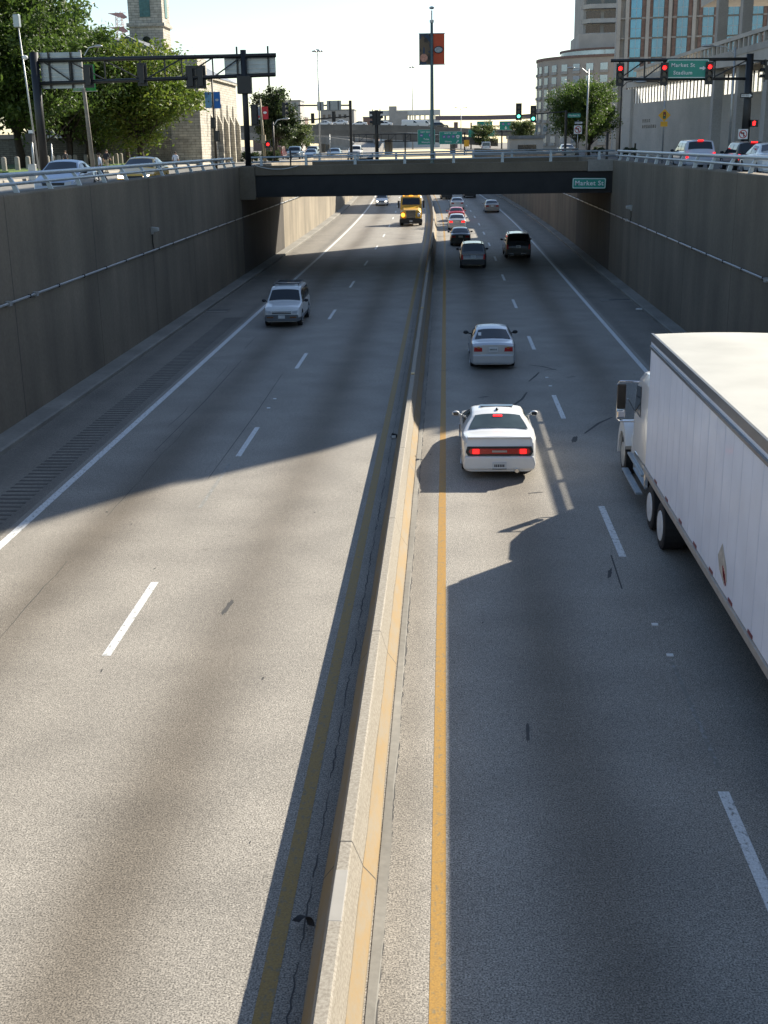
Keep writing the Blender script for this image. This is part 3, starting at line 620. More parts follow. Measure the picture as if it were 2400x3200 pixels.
t = pole('banner_pole', 'leaning tan pole with red and pale banners behind the left end of the bridge', 'lamp pole', -15.9, 110, 6.3, 5.9, .14, mat('tan_pole', (.3, .24, .15), .6, 0, .15), lean=-.25)
bn = banner(t, -.72, -.2, 4.2, 5.25, img_mat('pale_photo_banner', (.5, .52, .53), (.2, .25, .32), (.55, .5, .45), 1.6)); bn['label'] = 'pale banner with a red emblem'; oval(bn, -.5, 4.42, .18, .13, M['sred'])
bn = banner(t, -.12, .42, 4.2, 5.25, mat('red_banner', (.55, .03, .04), .7, 0, .05)); bn['label'] = 'red banner'; oval(bn, .15, 4.75, .16, .1, M['swhite'])
MB().box(-.25, .1, -.2, .2, 2.2, 2.9).build('control_box', mat('tan_box', (.32, .26, .17), .6), t); o = sig_head(t, .3, 2.1, -.1, (0, M['sigred']), -1, n=1)
t = pole('lamp_pole', 'brown lamp post with a short arm before the dark far tree', 'lamp pole', -14.55, 106, 6.3, 3.9, .11, M['bronze']); cobra(t, 3.8, 1.0)
o = sig_head(t, 1.1, 4.9, 0, None, 1); o.name = 'signal_head'; o.rotation_euler = (0, 0, PI/2)
t = pole('banner_pole', 'pole with a blue banner and signal heads in front of the sunlit church wall', 'lamp pole', -21.2, 115, 6.3, 7.9, .12, M['bronze'])
bn = banner(t, -.72, -.1, 5.35, 6.75, img_mat('harbour_banner', (.05, .16, .3), (.12, .28, .42), (.07, .07, .06), 1.3)); bn['label'] = 'banner with a blue green picture'
bn = banner(t, .08, .68, 5.3, 6.75, mat('blue_banner', (.015, .13, .42), .7, 0, .05)); bn['label'] = 'plain blue banner with pale emblem'; oval(bn, .38, 6.05, .16, .11, mat('pale_emblem', (.35, .42, .5), .7))
for x, z in ((-.05, 4.05), (.25, 2.9)): o = sig_head(t, x, z, -.15, None, 1, n=2)
for i, (y, h, x) in enumerate(((240, 18.8, -24.0), (420, 25.8, -11.0))):
    t = pole('high_mast_light', ['tall thin high mast light rising left of the banner pole, nearer of the two', 'faint far high mast light just left of the mid bridge pole'][i], 'light mast', x, y, 6.3, h, .2, M['galv'], 'high mast lights in the distance', tip=.09)
    q = MB(); q.tube([(0, 0, h), (0, 0, h+.3)], .3, 8)
    for k in range(6): q.ball((.8*math.cos(k*PI/3), .8*math.sin(k*PI/3), h-.05), (.32, .32, .16), 0, 8, 4)
    q.build('lamp_ring', M['galv'], t)
for i, (x, y, h) in enumerate(((-15.5, 168, 3.4), (-12.4, 222, 4.2))):
    t = pole('lamp_pole', ['slim pale pole behind the sedans left of centre', 'slim pale pole farther back by the ramp wall'][i], 'lamp pole', x, y, 6.2, h, .06)
t = pole('lamp_pole', 'grey pole with a twin arm lamp over the right green signs', 'lamp pole', 4.2, 350, 6.2, 11.2, .14); cobra(t, 11, 1.3); cobra(t, 11, -1.3)

# left sidewalk furniture
t = pole('camera_pole', 'tall slim pole with a grey camera box against the left trees', 'camera pole', -28.0, 85, 6.5, 9.7, .07, lean=-.5)
MB().box(-.75, -.35, -.2, .2, 9.6, 10.4).build('camera_box', M['sback'], t, bevel=.04); MB().ball((-.2, -.1, 7.7), (.2, .15, .15)).build('camera_dome', M['swhite'], t, True)
t = pole('banner_pole', 'grey lamp pole with green banners between the left gantry and the trees', 'lamp pole', -24.2, 85, 6.4, 8.2, .16, mat('weathered_grey_pole', (.22, .2, .17), .7, 0, .15), lean=-.3, tip=.11)
bn = banner(t, -.95, -.3, 5.65, 7.3, mat('pale_green_banner', (.17, .3, .2), .7)); bn['label'] = 'pale green banner'
bn = banner(t, -.1, .62, 5.6, 7.3, mat('green_banner', (.03, .26, .05), .7)); bn['label'] = 'bright green banner'
for z in (5.6,): MB().tube([(-1.0, 0, z), (.7, 0, z)], .025, 6).build('banner_arm', M['galv'], t)
cobra(t, 8.1, .9)
t = pole('utility_post', 'pale metal post with a dark pedestrian signal beside the left gantry leg', 'signal post', -26.0, 78, 6.4, 2.9, .09); MB().box(-.3, .12, -.25, .2, 2.35, 2.85).build('signal_box', M['black'], t); MB().box(-.35, .12, -.2, .12, 0, 1.0).build('cabinet', M['galv'], t, bevel=.02)
MB().box(-.12, .12, -.12, .12, 2.86, 3.05).build('cap', M['swhite'], t)
t = pole('utility_post', 'thin pale post just right of the left gantry leg', 'post', -27.0, 85, 6.4, 2.25, .07)
# bollards
bp = thing('bollard', 'x', 'bollard', (0, 0, 0), 0, 'concrete bollards along the left lawn')
bm_ = MB().tube([(0, 0, 0), (0, 0, .92), (0, 0, .99), (0, 0, 1.03)], [.2, .19, .16, .09], 12).build('shaft', M['bol'], bp, auto=50)
ORD = ['first', 'second', 'third', 'fourth', 'fifth', 'sixth', 'seventh', 'eighth', 'ninth', 'tenth', 'eleventh', 'twelfth', 'thirteenth', 'fourteenth', 'fifteenth', 'sixteenth', 'seventeenth', 'eighteenth']
YB = [92, 95, 98, 100.6, 104, 105.6, 107.2, 108.8, 110.4, 112, 113.7, 117.2, 120.6, 122.5, 124.4, 126.3, 128.2, 130]
for i, y in enumerate(YB):
    lb = 'grey concrete bollard on the left lawn edge, %s from the left end of the row' % ORD[i]
    if i == 0: bp.location = (-34.0, y, 6.74); bp['label'] = lb
    else: dup(bp, (-34.0, y, 6.74), 0, lb)

# ------------------------------------------------------------------ vehicles
def lerp(pts, s):
    if s <= pts[0][0]: return pts[0][1]
    for (a, va), (b_, vb) in zip(pts, pts[1:]):
        if s <= b_: return va+(vb-va)*(s-a)/(b_-a)
    return pts[-1][1]
KIND = {
 'sedan': dict(L=4.5, W=1.72, H=1.42, top=[(0, .56), (.03, .66), (.08, .73), (.25, .93), (.42, 1.35), (.50, 1.42), (.62, 1.41), (.69, 1.36), (.83, 1.05), (.86, 1.03), (.97, 1.0), (1, .93)], belt=[(0, .62), (.1, .72), (.25, .88), (.8, .97), (1, .92)],
   ws=(.185, .80), r=.31, roof=.70, wind=(.262, .41), rear=(.70, .822), side=[(.31, .505), (.525, .70)], mir=.30),
 'coupe': dict(L=5.0, W=1.92, H=1.43, top=[(0, .6), (.02, .74), (.06, .80), (.32, 1.0), (.47, 1.37), (.54, 1.43), (.64, 1.41), (.70, 1.36), (.835, 1.09), (.86, 1.075), (.96, 1.09), (.985, 1.08), (1, .98)], belt=[(0, .66), (.1, .78), (.32, .95), (.62, .98), (.75, 1.06), (1, 1.0)],
   ws=(.19, .79), r=.36, roof=.68, wind=(.33, .46), rear=(.705, .825), side=[(.37, .56), (.575, .645)], mir=.375),
 'suv': dict(L=4.65, W=1.80, H=1.75, top=[(0, .68), (.02, .86), (.05, .96), (.26, 1.1), (.27, 1.12), (.385, 1.62), (.43, 1.71), (.5, 1.75), (.9, 1.73), (.935, 1.68), (.975, 1.14), (.985, 1.0), (1, .85)], belt=[(0, .74), (.06, .88), (.26, 1.04), (.9, 1.08), (1, .9)],
   ws=(.18, .78), r=.37, roof=.78, wind=(.277, .38), rear=(.938, .97), side=[(.32, .50), (.515, .69), (.71, .90)], mir=.31),
 'van': dict(L=5.4, W=1.95, H=2.1, top=[(0, .75), (.02, .95), (.05, 1.02), (.17, 1.2), (.30, 1.95), (.36, 2.08), (.5, 2.1), (.96, 2.08), (.985, 2.0), (.995, 1.2), (1, .9)], belt=[(0, .8), (.06, .95), (.17, 1.15), (1, 1.2)],
   ws=(.16, .78), r=.36, roof=.86, wind=(.18, .295), rear=(.986, .994), side=[(.22, .37)], mir=.21),
 'pickup': dict(L=5.6, W=1.95, H=1.85, top=[(0, .8), (.02, 1.0), (.05, 1.06), (.25, 1.2), (.34, 1.72), (.39, 1.82), (.46, 1.85), (.58, 1.82), (.61, 1.2), (.63, 1.16), (.99, 1.16), (1, 1.1)], belt=[(0, .86), (.06, 1.0), (.25, 1.12), (1, 1.14)],
   ws=(.17, .78), r=.4, roof=.80, wind=(.257, .335), rear=(.583, .607), side=[(.30, .43), (.44, .575)], mir=.28)}
_wh = {}
def wheel_mesh(r, rimm):
    k = (round(r, 3), rimm.name)
    if k not in _wh:
        a = MB().tube([(-.11, 0, 0), (-.1, 0, 0), (.1, 0, 0), (.11, 0, 0)], [r*.9, r, r, r*.9], 20).mesh('wheel', [M['tyre']])
        sharp(a, 40)
        q = MB(); q.tube([(.108, 0, 0), (.118, 0, 0)], [r*.66, r*.62], 16)
        if 'alloy' not in rimm.name: q.tube([(.1185, 0, 0), (.119, 0, 0), (.125, 0, 0)], [r*.3, r*.28, r*.24], 14)
        for i in range(5 if 'alloy' in rimm.name else 0):
            an = i*2*PI/5; q.tube([(.12, 0, 0), (.121, .58*r*math.cos(an), .58*r*math.sin(an))], .035*r/.31, 4)
        c = q.mesh('rim', [rimm]); _wh[k] = (a, c)
    return _wh[k]
def car(name, label, cat, kind, x, y, z, rz, body, group=None, W=None, L=None, H=None, glass=None, trim_low=None, tail=None, head=None, brake=False, lod=0, rimm=None, roof_mat=None, plate=True):
    P = dict(KIND[kind]); hs = 1.0; L = L or P['L']; W = W or P['W']; hs = (H or P['H'])/P['H']; r = P['r']; zb = .2 if kind in ('sedan', 'coupe') else .28
    glass = glass or M['glass']; top = [(a, v*hs) for a, v in P['top']]; belt = [(a, v*hs) for a, v in P['belt']]; H = P['H']*hs
    t = thing(name, label, cat, (x, y, z), rz, group)
    zt = lambda s: lerp(top, s)
    bz = lambda s: min(lerp(belt, s), zt(s)-.015)
    w = lambda s: W/2*(1-.13*max(0, (.11-s)/.11)**2-.09*max(0, (s-.91)/.09)**2)
    cf = lambda s: max(0, min(1, (zt(s)-lerp(belt, s))/(H-lerp(belt, s))))
    def wt(s): c = cf(s); c = c*c*(3-2*c); return w(s)*.94*(1-c)+W/2*P['roof']*c
    Y = lambda s: L/2-s*L
    st = sorted(set([i/48 for i in range(49)]+[a for a, v in top]+[q for sw in P['ws'] for k in (-1, -.97, -.85, -.6, -.3, 0, .3, .6, .85, .97, 1) for q in [sw+k*(r+.06)/L]]))
    def side(s, tt): 
        c = cf(s); return (w(s)*.955*(1-tt)+wt(s)*tt+.035*math.sin(PI*tt)*c, bz(s)*(1-tt)+(zt(s)-.03)*tt)
    def topz(s, a): return zt(s)-.03*abs(a)**5+.035*(1-a*a)
    def arch(s):
        v = 0
        for sw in P['ws']:
            d = (s-sw)*L
            if abs(d) <= r+.0601: v = max(v, r+math.sqrt(max(0, (r+.06)**2-d*d)))
        return v
    rows = []
    for s in st:
        ar = arch(s); b0 = max(zb, ar); bb = bz(s); mid = max(.5*(zb+bb), ar+.03); hw = w(s)
        half = [(hw*.84, b0), (hw*.965, max(zb+.03, ar)), (hw*.99, max(zb+.16, ar)), (hw, max(zb+.2, ar)), (hw, min(mid, bb-.06) if mid < bb-.06 else bb-.05), (hw*.988, bb-.035), (hw*.955, bb)]
        half += [side(s, q) for q in (.1, .5, .9)]+[(wt(s)*a, topz(s, a)) for a in (1, .9, .5)]
        ring = [(0, b0)]+half+[(0, topz(s, 0))]+[(-p[0], p[1]) for p in half[::-1]]
        rows.append([(p[0], Y(s), p[1]) for p in ring])
    n = len(rows[0]); mb = MB().grid(rows, 0, True); mb.f += [tuple(range(n-1, -1, -1)), tuple(range((len(st)-1)*n, len(st)*n))]; mb.m += [0, 0]
    lowmat = trim_low or body
    for i in range(len(st)-1):
        for k in range(n):
            if k in (0, n-1, n-2, 1): mb.m[i*n+k] = 1
            elif k in (2, 3, n-3, n-4): mb.m[i*n+k] = 2
            elif roof_mat and cf(st[i]) > .9 and k in (11, 12, 13, 14, 15, 16): mb.m[i*n+k] = 3
    mb.build('body', [body, M['trim'], lowmat, roof_mat or body], t, auto=38)
    def pane(name, fn, s0, s1, ns, us):
        rows = [[fn(s0+(s1-s0)*i/ns, u) for u in us] for i in range(ns+1)]
        return MB().grid(rows).build(name, glass, t, True)
    def tp(s, a):
        d = .004; dz = (zt(s+d)-zt(s-d))/(2*d*L); nn = math.hypot(1, dz); k = .012
        return (a*wt(s), Y(s)+k*dz/nn, topz(s, a)+k/nn)
    us = [-.9+1.8*i/8 for i in range(9)]
    pane('windscreen', tp, *P['wind'], 6, us); pane('rear_window', tp, *P['rear'], 6, [u*.97 for u in us])
    for sg in (1, -1):
        def sp(s, q): a = side(s, q); return (sg*(a[0]+.012), Y(s), a[1])
        for s0, s1 in P['side']: pane('side_window', sp, s0, s1, 8, [.1+.76*i/4 for i in range(5)])
    for sw in P['ws']:
        for sg in (1, -1):
            wm, rm = wheel_mesh(r, rimm or M['rim']); o = link('wheel', wm, t); o.location = (sg*(W/2-.12), Y(sw), r); o.rotation_euler = (0, 0, 0 if sg > 0 else PI); link('rim', rm, o)
    mz = lerp(belt, P['mir'])+.09
    for sg in (1, -1):
        q = MB().ball((sg*(W/2+.13), Y(P['mir']), mz), (.11, .07, .075), 0, 10, 6).tube([(sg*(W/2-.08), Y(P['mir']), mz-.06), (sg*(W/2+.08), Y(P['mir']), mz-.02)], .025, 6); q.build('mirror', body if kind == 'coupe' or kind == 'sedan' and lod else M['trim'], t, True)
    # lamps, bumpers, plates, grille
    fz = zt(.0); yf = L/2; yr = -L/2; h = lerp(belt, .04); bh = lerp(belt, .97)
    for sg in (1, -1):
        X = lambda a: sg*a*W/2
        P_ = [(X(.52), h-.16), (X(.83), h-.15), (X(.85), h-.01), (X(.56), h-.05)]
        MB().prism(P_, yf-.3, yf+.012).build('headlight', head or M['lamp'], t)
    gm = MB().prism([(-.25*W, h-.17), (.25*W, h-.17), (.26*W, h-.06), (-.26*W, h-.06)], yf-.1, yf+.014).build('grille', M['trim'], t)
    MB().prism([(-.43*W, zb+.02), (.43*W, zb+.02), (.45*W, zb+.14), (.43*W, h-.2), (-.43*W, h-.2), (-.45*W, zb+.14)], yf-.15, yf+.05).build('bumper', trim_low or body, t, bevel=.03)
    if plate: MB().box(-.16, .16, yf+.05, yf+.062, zb+.16, zb+.31).build('licence_plate', M['plate'], t)
    if tail != 'custom':
        for sg in (1, -1):
            X = lambda a: sg*a*W/2
            if kind in ('suv', 'van', 'pickup'): pl = [(X(.74), bh-.28), (X(.9), bh-.28), (X(.9), bh+.08), (X(.78), bh+.06)]; y1 = yr-.012
            else: pl = [(X(.48), bh-.22), (X(.86), bh-.22), (X(.84), bh-.05), (X(.5), bh-.07)]; y1 = yr-.012
            MB().prism(pl, yr+.35, y1).build('tail_light', M['tailon'] if brake else M['tail'], t)
        MB().prism([(-.44*W, zb+.04), (.44*W, zb+.04), (.465*W, zb+.18), (.44*W, zb+.38), (-.44*W, zb+.38), (-.465*W, zb+.18)], yr+.15, yr-.07).build('bumper', trim_low or body, t, bevel=.035)
        if plate:
            zc = bh-.14 if kind != 'suv' else bh-.1
            o = MB().box(-.17, .17, yr-.03, yr-.012, zc-.09, zc+.09).build('licence_plate', M['plate'], t)
            if not lod:
                q = MB(); rr = random.Random(len(label))
                for i in range(6): q.box(-.13+i*.045, -.13+i*.045+.022+.01*rr.random(), yr-.034, yr-.0305, zc-.03, zc+.03)
                q.build('plate_characters', M['trim'], o)
        if brake and kind == 'suv': MB().box(-.16, .16, yr+.16, yr+.22, H-.05, H+.02).build('high_brake_light', M['tailon'], t)
    t['_p'] = 0; del t['_p']
    return t, dict(Y=Y, W=W, L=L, H=H, zb=zb, zt=zt, wt=wt)

G1 = 'vehicles on the highway'
# 1 white coupe
t, q = car('car', 'white two door muscle coupe braking with a full width red tail light bar', 'car', 'coupe', 1.37, 32.5, 0, 0, PW, G1, glass=M['glassg'], tail='custom')
yr = -2.5
MB().prism([(-.80, .62), (-.86, .72), (-.82, .86), (.82, .86), (.86, .72), (.80, .62)], yr+.2, yr-.03).build('light_surround', M['trim'], t)
MB().prism([(-.74, .67), (-.79, .73), (-.75, .81), (.75, .81), (.79, .73), (.74, .67)], yr, yr-.045).build('tail_light', M['tail'], t)
for sg in (1, -1): MB().box(sg*.60-.08, sg*.60+.08, yr-.06, yr-.045, .68, .80).build('brake_light', M['tailon'], t)
MB().box(-.19, .19, yr-.06, yr-.046, .715, .765).build('badge', mat('pale_badge', (.4, .33, .3), .3), t)
MB().prism([(-.9, .25), (.9, .25), (.93, .42), (.88, .61), (-.88, .61), (-.93, .42)], yr+.2, yr-.07).build('bumper', PW, t, bevel=.05)
o = MB().box(-.18, .18, yr-.10, yr-.071, .28, .47).build('licence_plate', M['plate'], t); MB().grid([[(x, yr-.104, z) for x in (-.18, .18)] for z in (.28, .30)]).build('plate_frame', M['trim'], o)
qq = MB(); [qq.box(-.13+i*.045, -.1+i*.045, yr-.104, yr-.1005, .34, .41) for i in range(6)]; qq.build('plate_characters', M['trim'], o)
MB().prism([(-2.32, 1.085), (-2.50, 1.12), (-2.54, 1.10), (-2.44, 1.06)], -.82, .82, 'x').build('spoiler', PW, t, bevel=.01)
MB().box(-.12, .12, -1.155, -1.09, 1.335, 1.375).build('high_brake_light', M['tailon'], t)
MB().box(-.44, .44, -.42, -.18, 1.458, 1.467).build('sunroof', M['glass'], t); MB().ball((0, -.75, 1.46), (.04, .08, .035)).build('antenna', M['trim'], t)
for sg in (1, -1): o = MB().box(sg*1.09-.07, sg*1.09+.07, -2.5+3.05, -2.5+3.058, 1.0, 1.09).build('mirror_glass', M['dglass'], t)
MB().tube([(.45, yr-.05, .24), (.45, yr-.12, .24)], .05, 10).build('exhaust', M['chrome'], t)
for sg in (1, -1): MB().box(sg*.955, sg*.963, -.7, -.5, .82, .86).build('door_handle', M['trim'], t)
# 2 silver sedan
t, q = car('car', 'silver sedan with a white sticker in its rear window, next ahead of the white coupe', 'car', 'sedan', 1.8, 47.85, 0, 0, PS, G1, W=1.72, H=1.40)
o = MB().add([(-.56, -1.455, 1.19), (-.44, -1.455, 1.19), (-.44, -1.38, 1.30), (-.56, -1.38, 1.30)], [(0, 1, 2, 3)]).build('window_sticker', M['swhite'], t)
for sg in (1, -1): MB().prism([(sg*.50, .80), (sg*.60, .80), (sg*.60, .87), (sg*.52, .87)], -2.262, -2.268).build('turn_lamp', mat('amber_lens', (.4, .12, .01), .2), t)
# 3 white suv oncoming
t, q = car('car', 'white sport utility vehicle with grey bumper and roof rack coming along the left carriageway', 'car', 'suv', -7.78, 59.35, 0, PI, PW, G1, trim_low=mat('grey_cladding', (.13, .14, .15), .5), W=1.80, H=1.72)
for sg in (1, -1): MB().tube([(sg*.6, .3, 1.77), (sg*.6, .2, 1.82), (sg*.6, -1.7, 1.82), (sg*.6, -1.8, 1.75)], .025, 6).build('roof_rail', M['trim'], t)
for y in (-.2, -1.0, -1.6): MB().tube([(-.6, y, 1.81), (.6, y, 1.81)], .025, 6).build('rack_bar', M['trim'], t)
MB().box(-.4, .4, .0, .12, 1.775, 1.785).build('sunroof', M['glass'], t)
for sg in (1, -1): MB().prism([(sg*.50, .86), (sg*.52, .72), (sg*.47, .70), (sg*.0, .695), (0, .72), (sg*.45, .73)], 2.33, 2.345).build('grille_trim', PW, t)
for sg in (1, -1): MB().box(sg*.55-.16, sg*.55+.16, 2.372, 2.38, .46, .53).build('turn_lamp', mat('dim_amber', (.18, .07, .02), .3), t)
# 4.. queue ahead
t, q = car('car', 'dark grey crossover under the near edge of the bridge shade with pale shiny roof', 'car', 'suv', 1.87, 86.1, 0, 0, PG, G1, W=1.80, H=1.70, trim_low=M['trim'])
MB().box(-.75, .75, -2.34, -2.325, .98, 1.03).build('chrome_strip', M['chrome'], t)
for sg in (1, -1): MB().tube([(sg*.62, .6, 1.72), (sg*.62, -1.8, 1.73)], .025, 6).build('roof_rail', M['galv'], t)
t, q = car('car', 'black large sport utility vehicle in the right lane under the bridge', 'car', 'suv', 5.35, 93.4, 0, 0, PB, G1, W=1.92, L=4.9, H=1.82)
for sg in (1, -1): MB().tube([(sg*.66, .6, 1.84), (sg*.66, -1.9, 1.85)], .025, 6).build('roof_rail', M['galv'], t)
for sg in (-.5, .4): MB().box(sg-.18, sg+.18, -2.53, -2.515, .36, .42).build('chrome_strip', M['chrome'], t)
LC = [('dark boxy sedan with pale roof in the sunlit patch under the bridge', 'sedan', 1.23, 105.4, PN, 1.70, 1.40), ('silver grey sedan with lit rear between the dark sedan and the red car', 'sedan', 1.10, 124.6, PS, 1.78, 1.46), ('red sedan queued beyond the silver grey sedan', 'sedan', 1.16, 138.3, PR, 1.78, 1.44),
      ('white sedan queued beyond the red car', 'sedan', 1.45, 162.8, PW, 1.78, 1.45), ('tan silver sedan alone in the right lane beyond the black vehicle', 'sedan', 5.65, 154.6, PT, 1.78, 1.44), ('black car half hidden by the girder, left of the far pair', 'sedan', .05, 193, PB, 1.8, 1.45), ('black pickup half hidden by the girder, right of the far pair', 'pickup', 3.7, 197, PB, 1.9, 1.8)]
for lb, k, x, y, pm, W, H in LC: car('car', lb, 'car', k, x, y, 0, hd(y), pm, G1, W=W, H=H, brake=(pm is PS), lod=1)
car('car', 'white sedan with headlights on, far down the left carriageway', 'car', 'sedan', -9.0, 175.3, 0, PI+hd(175), PW, G1, head=M['lampon'], lod=1, H=1.5)

# yellow truck oncoming
t = thing('yellow_truck', 'yellow conventional truck tractor with black bumper coming under the bridge', 'truck', (-3.65, 129.6, 0), PI+hd(130)); G = M['trim']
# local +y is front, bumper at y=0
rows = []
for y, w_, z0, z1 in [(-.1, 1.0, .75, 1.35), (-.25, 1.08, .7, 1.6), (-1.2, 1.08, .7, 1.85), (-1.75, 1.1, .7, 2.0)]: rows.append([(-w_, y, z0), (-w_, y, z1-.25), (-w_*.72, y, z1), (w_*.72, y, z1), (w_, y, z1-.25), (w_, y, z0)])
mb = MB().grid(rows, 0, True); mb.f.append(tuple(range(6))); mb.m.append(0); mb.build('hood', PY, t, auto=40, bevel=.04)
rows = []
for y, w_, z1 in [(-1.7, 1.14, 2.0), (-2.25, 1.1, 2.85), (-2.45, 1.08, 2.98), (-2.9, 1.08, 3.05), (-4.1, 1.08, 3.25), (-4.15, 1.08, 3.2)]: rows.append([(-w_, y, .8), (-w_, y, z1-.14), (-w_*.86, y, z1), (w_*.86, y, z1), (w_, y, z1-.14), (w_, y, .8)])
mb = MB().grid(rows, 0, True); mb.f += [tuple(range(6)), tuple(range(30, 36))]; mb.m += [0, 0]; mb.build('cab', PY, t, auto=35)
MB().add([(-.95, -1.76, 2.06), (.95, -1.76, 2.06), (.9, -2.2, 2.74), (-.9, -2.2, 2.74)], [(0, 1, 2, 3)]).build('windscreen', M['glass'], t)
for v in t.children[-1].data.vertices: v.co.y += .03; v.co.z += .02
MB().prism([(-.45, .78), (.45, .78), (.52, 1.5), (.4, 1.62), (-.4, 1.62), (-.52, 1.5)], -.12, .0).build('grille', M['trim'], t)
q = MB(); [q.box(-.46+i*.115, -.44+i*.115, 0, .015, .82, 1.55) for i in range(9)]; q.box(-.5, .5, 0, .02, 1.56, 1.62); q.build('grille_bars', M['chrome'], t)
MB().prism([(-1.18, .3), (1.18, .3), (1.2, .55), (1.15, .76), (-1.15, .76), (-1.2, .55)], -.35, .12).build('bumper', G, t, bevel=.05)
for sg in (1, -1):
    MB().ball((sg*.82, -.14, 1.12), (.2, .2, .22)).build('headlight', M['amber'] if sg > 0 else M['lamp'], t, True)
    MB().box(sg*1.32-.1, sg*1.32+.1, -1.95, -1.8, 1.75, 2.5).box(min(sg*1.1, sg*1.3), max(sg*1.1, sg*1.3), -1.9, -1.86, 2.4, 2.44).build('mirror', G, t)
    MB().add([(sg*1.125, -1.95, 2.05), (sg*1.115, -2.2, 2.6), (sg*1.1, -3.0, 2.65), (sg*1.12, -3.0, 2.0)], [(0, 1, 2, 3)]).build('side_window', M['glass'], t)
    for y in (-1.0, -4.6, -5.9):
        wm, rm = wheel_mesh(.5, M['rimw']); o = link('wheel', wm, t); o.location = (sg*.98, y, .5); o.rotation_euler = (0, 0, 0 if sg > 0 else PI); o.scale = (1.6, 1, 1); link('rim', rm, o)
MB().box(-.16, .16, .12, .13, .42, .58).build('licence_plate', M['plate'], t)
for x in (-.8, -.15, 0, .15, .8): MB().ball((x, -2.4, 3.03), (.06, .05, .05)).build('roof_marker', M['amber'], t)
MB().box(-.45, .45, -6.4, -4.1, .6, .85).build('chassis', G, t)
MB().prism([(-2.6, 3.06), (-4.1, 3.26), (-4.1, 3.7), (-3.2, 3.55)], -.9, .9, 'x').build('roof_fairing', PW, t, bevel=.04)

# white articulated truck
t = thing('articulated_truck', 'white truck and long white box trailer in the near right lane', 'truck', (4.57, 0, 0))
TR = mat('white_trailer_panel', (.86, .89, .97), .45, 0, .06, 1.2, coat=.08); TRf = mat('white_trailer_roof', (.43, .42, .375), .6, 0, .1, .8)
W2 = 2.6
MB().box(0, W2, 10.8, 27.0, 1.12, 4.02).build('trailer_box', TR, t, bevel=.02)
q = MB()
for i in range(13):
    y = 26.9-i*1.24
    q.box(-.005, -.0005, y-.022, y+.022, 1.16, 3.98)
    q.box(-.003, -.0005, y-.632, y-.612, 1.16, 3.98)
q.build('panel_seams', mat('trailer_seam', (.75, .78, .86), .4, 0, .05), t)
rows = [[(x, y, 4.2+.03*math.sin(PI*x/W2)) for x in (.02, .35, .8, 1.3, 1.8, 2.25, 2.58)] for y in [10.8+i*.9 for i in range(18)]+[26.75]]
rr_ = [[(max(.12, min(2.48, x)), 26.97, 4.13) for x in (.02, .35, .8, 1.3, 1.8, 2.25, 2.58)]]
MB().grid(rows+rr_).build('trailer_roof', TRf, t, True)
for xx in (0, W2): MB().box(xx-.03, xx+.03, 10.8, 26.9, 4.021, 4.2).box(xx-.045, xx+.045, 10.8, 26.9, 3.86, 3.93).build('top_rail', mat('grey_top_rail', (.2, .21, .22), .35, .5, .1), t, bevel=.01)
for xx in (0, W2): MB().box(xx-.035, xx+.035, 10.8, 27.0, .98, 1.119).build('bottom_rail', mat('beige_bottom_rail', (.42, .38, .33), .5, 0, .12), t, bevel=.01)
for y in (25.52, 24.16, 22.64, 21.2, 19.8, 18.33, 17.0, 15.7, 14.4, 13.1): MB().box(-.012, -.004, y-.14, y+.14, 1.145, 1.20).build('reflector', mat('red_reflector', (.22, .02, .02), .3), t)
dm = MB().prism([(19.1, 1.9), (19.35, 1.62), (19.2, 1.42), (18.8, 1.28), (18.65, 1.4), (18.75, 1.62)], -.01, -.003, 'x').build('placard', mat('scraped_placard', (.5, .46, .40), .7, 0, .25, 8), t)
for k in range(4): MB().prism([(18.98-k*.055, 1.54-k*.03), (18.94-k*.055, 1.58-k*.03), (18.84-k*.055, 1.42-k*.03), (18.88-k*.055, 1.38-k*.03)], -.014, -.0105, 'x').build('red_stripe', M['tail'], dm)
MB().box(.2, W2-.2, 10.9, 26.8, .9, .979).build('underframe', G, t)
MB().box(.6, .75, 21.6, 21.8, .1, .98).box(.55, .9, 21.5, 21.9, .06, .1).build('landing_leg', G, t); MB().box(1.85, 2.0, 21.6, 21.8, .1, .98).build('landing_leg', G, t)
# cab (local x from .1 to 2.4)
rows = []
for y, z1, w0 in [(26.99, 3.1, .04), (27.3, 3.2, .0), (28.3, 3.12, .0), (28.75, 2.8, .0), (29.05, 1.95, .02)]: rows.append([(w0, y, 1.1), (w0, y, z1-.22), (w0+.12, y, z1-.05), (w0+.35, y, z1), (2.45-w0, y, z1), (2.6-w0, y, z1-.22), (2.6-w0, y, 1.1)])
mb = MB().grid(rows, 0, True); mb.f += [tuple(range(7)), tuple(range(28, 35))]; mb.m += [0, 0]; mb.build('cab', PW, t, auto=40, bevel=.02)
MB().add([(-.012, 27.95, 2.05), (-.012, 28.8, 2.05), (-.012, 28.6, 2.7), (-.012, 27.95, 2.78)], [(0, 1, 2, 3)]).build('side_window', M['glass'], t)
MB().add([(.25, 29.0, 2.12), (2.35, 29.0, 2.12), (2.3, 28.8, 2.7), (.3, 28.8, 2.7)], [(0, 1, 2, 3)]).build('windscreen', M['glass'], t)
for v in t.children[-1].data.vertices: v.co.y += .06
rows = []
for y, x0, z1 in [(29.0, .3, 1.95), (30.2, .35, 1.8), (31.3, .45, 1.6), (31.5, .5, 1.35)]: rows.append([(x0, y, .7), (x0, y, z1-.2), (x0+.25, y, z1), (2.35-x0, y, z1), (2.6-x0, y, z1-.2), (2.6-x0, y, .7)])
mb = MB().grid(rows, 0, True); mb.f.append(tuple(range(18, 24))); mb.m.append(0); mb.build('hood', PW, t, auto=40)
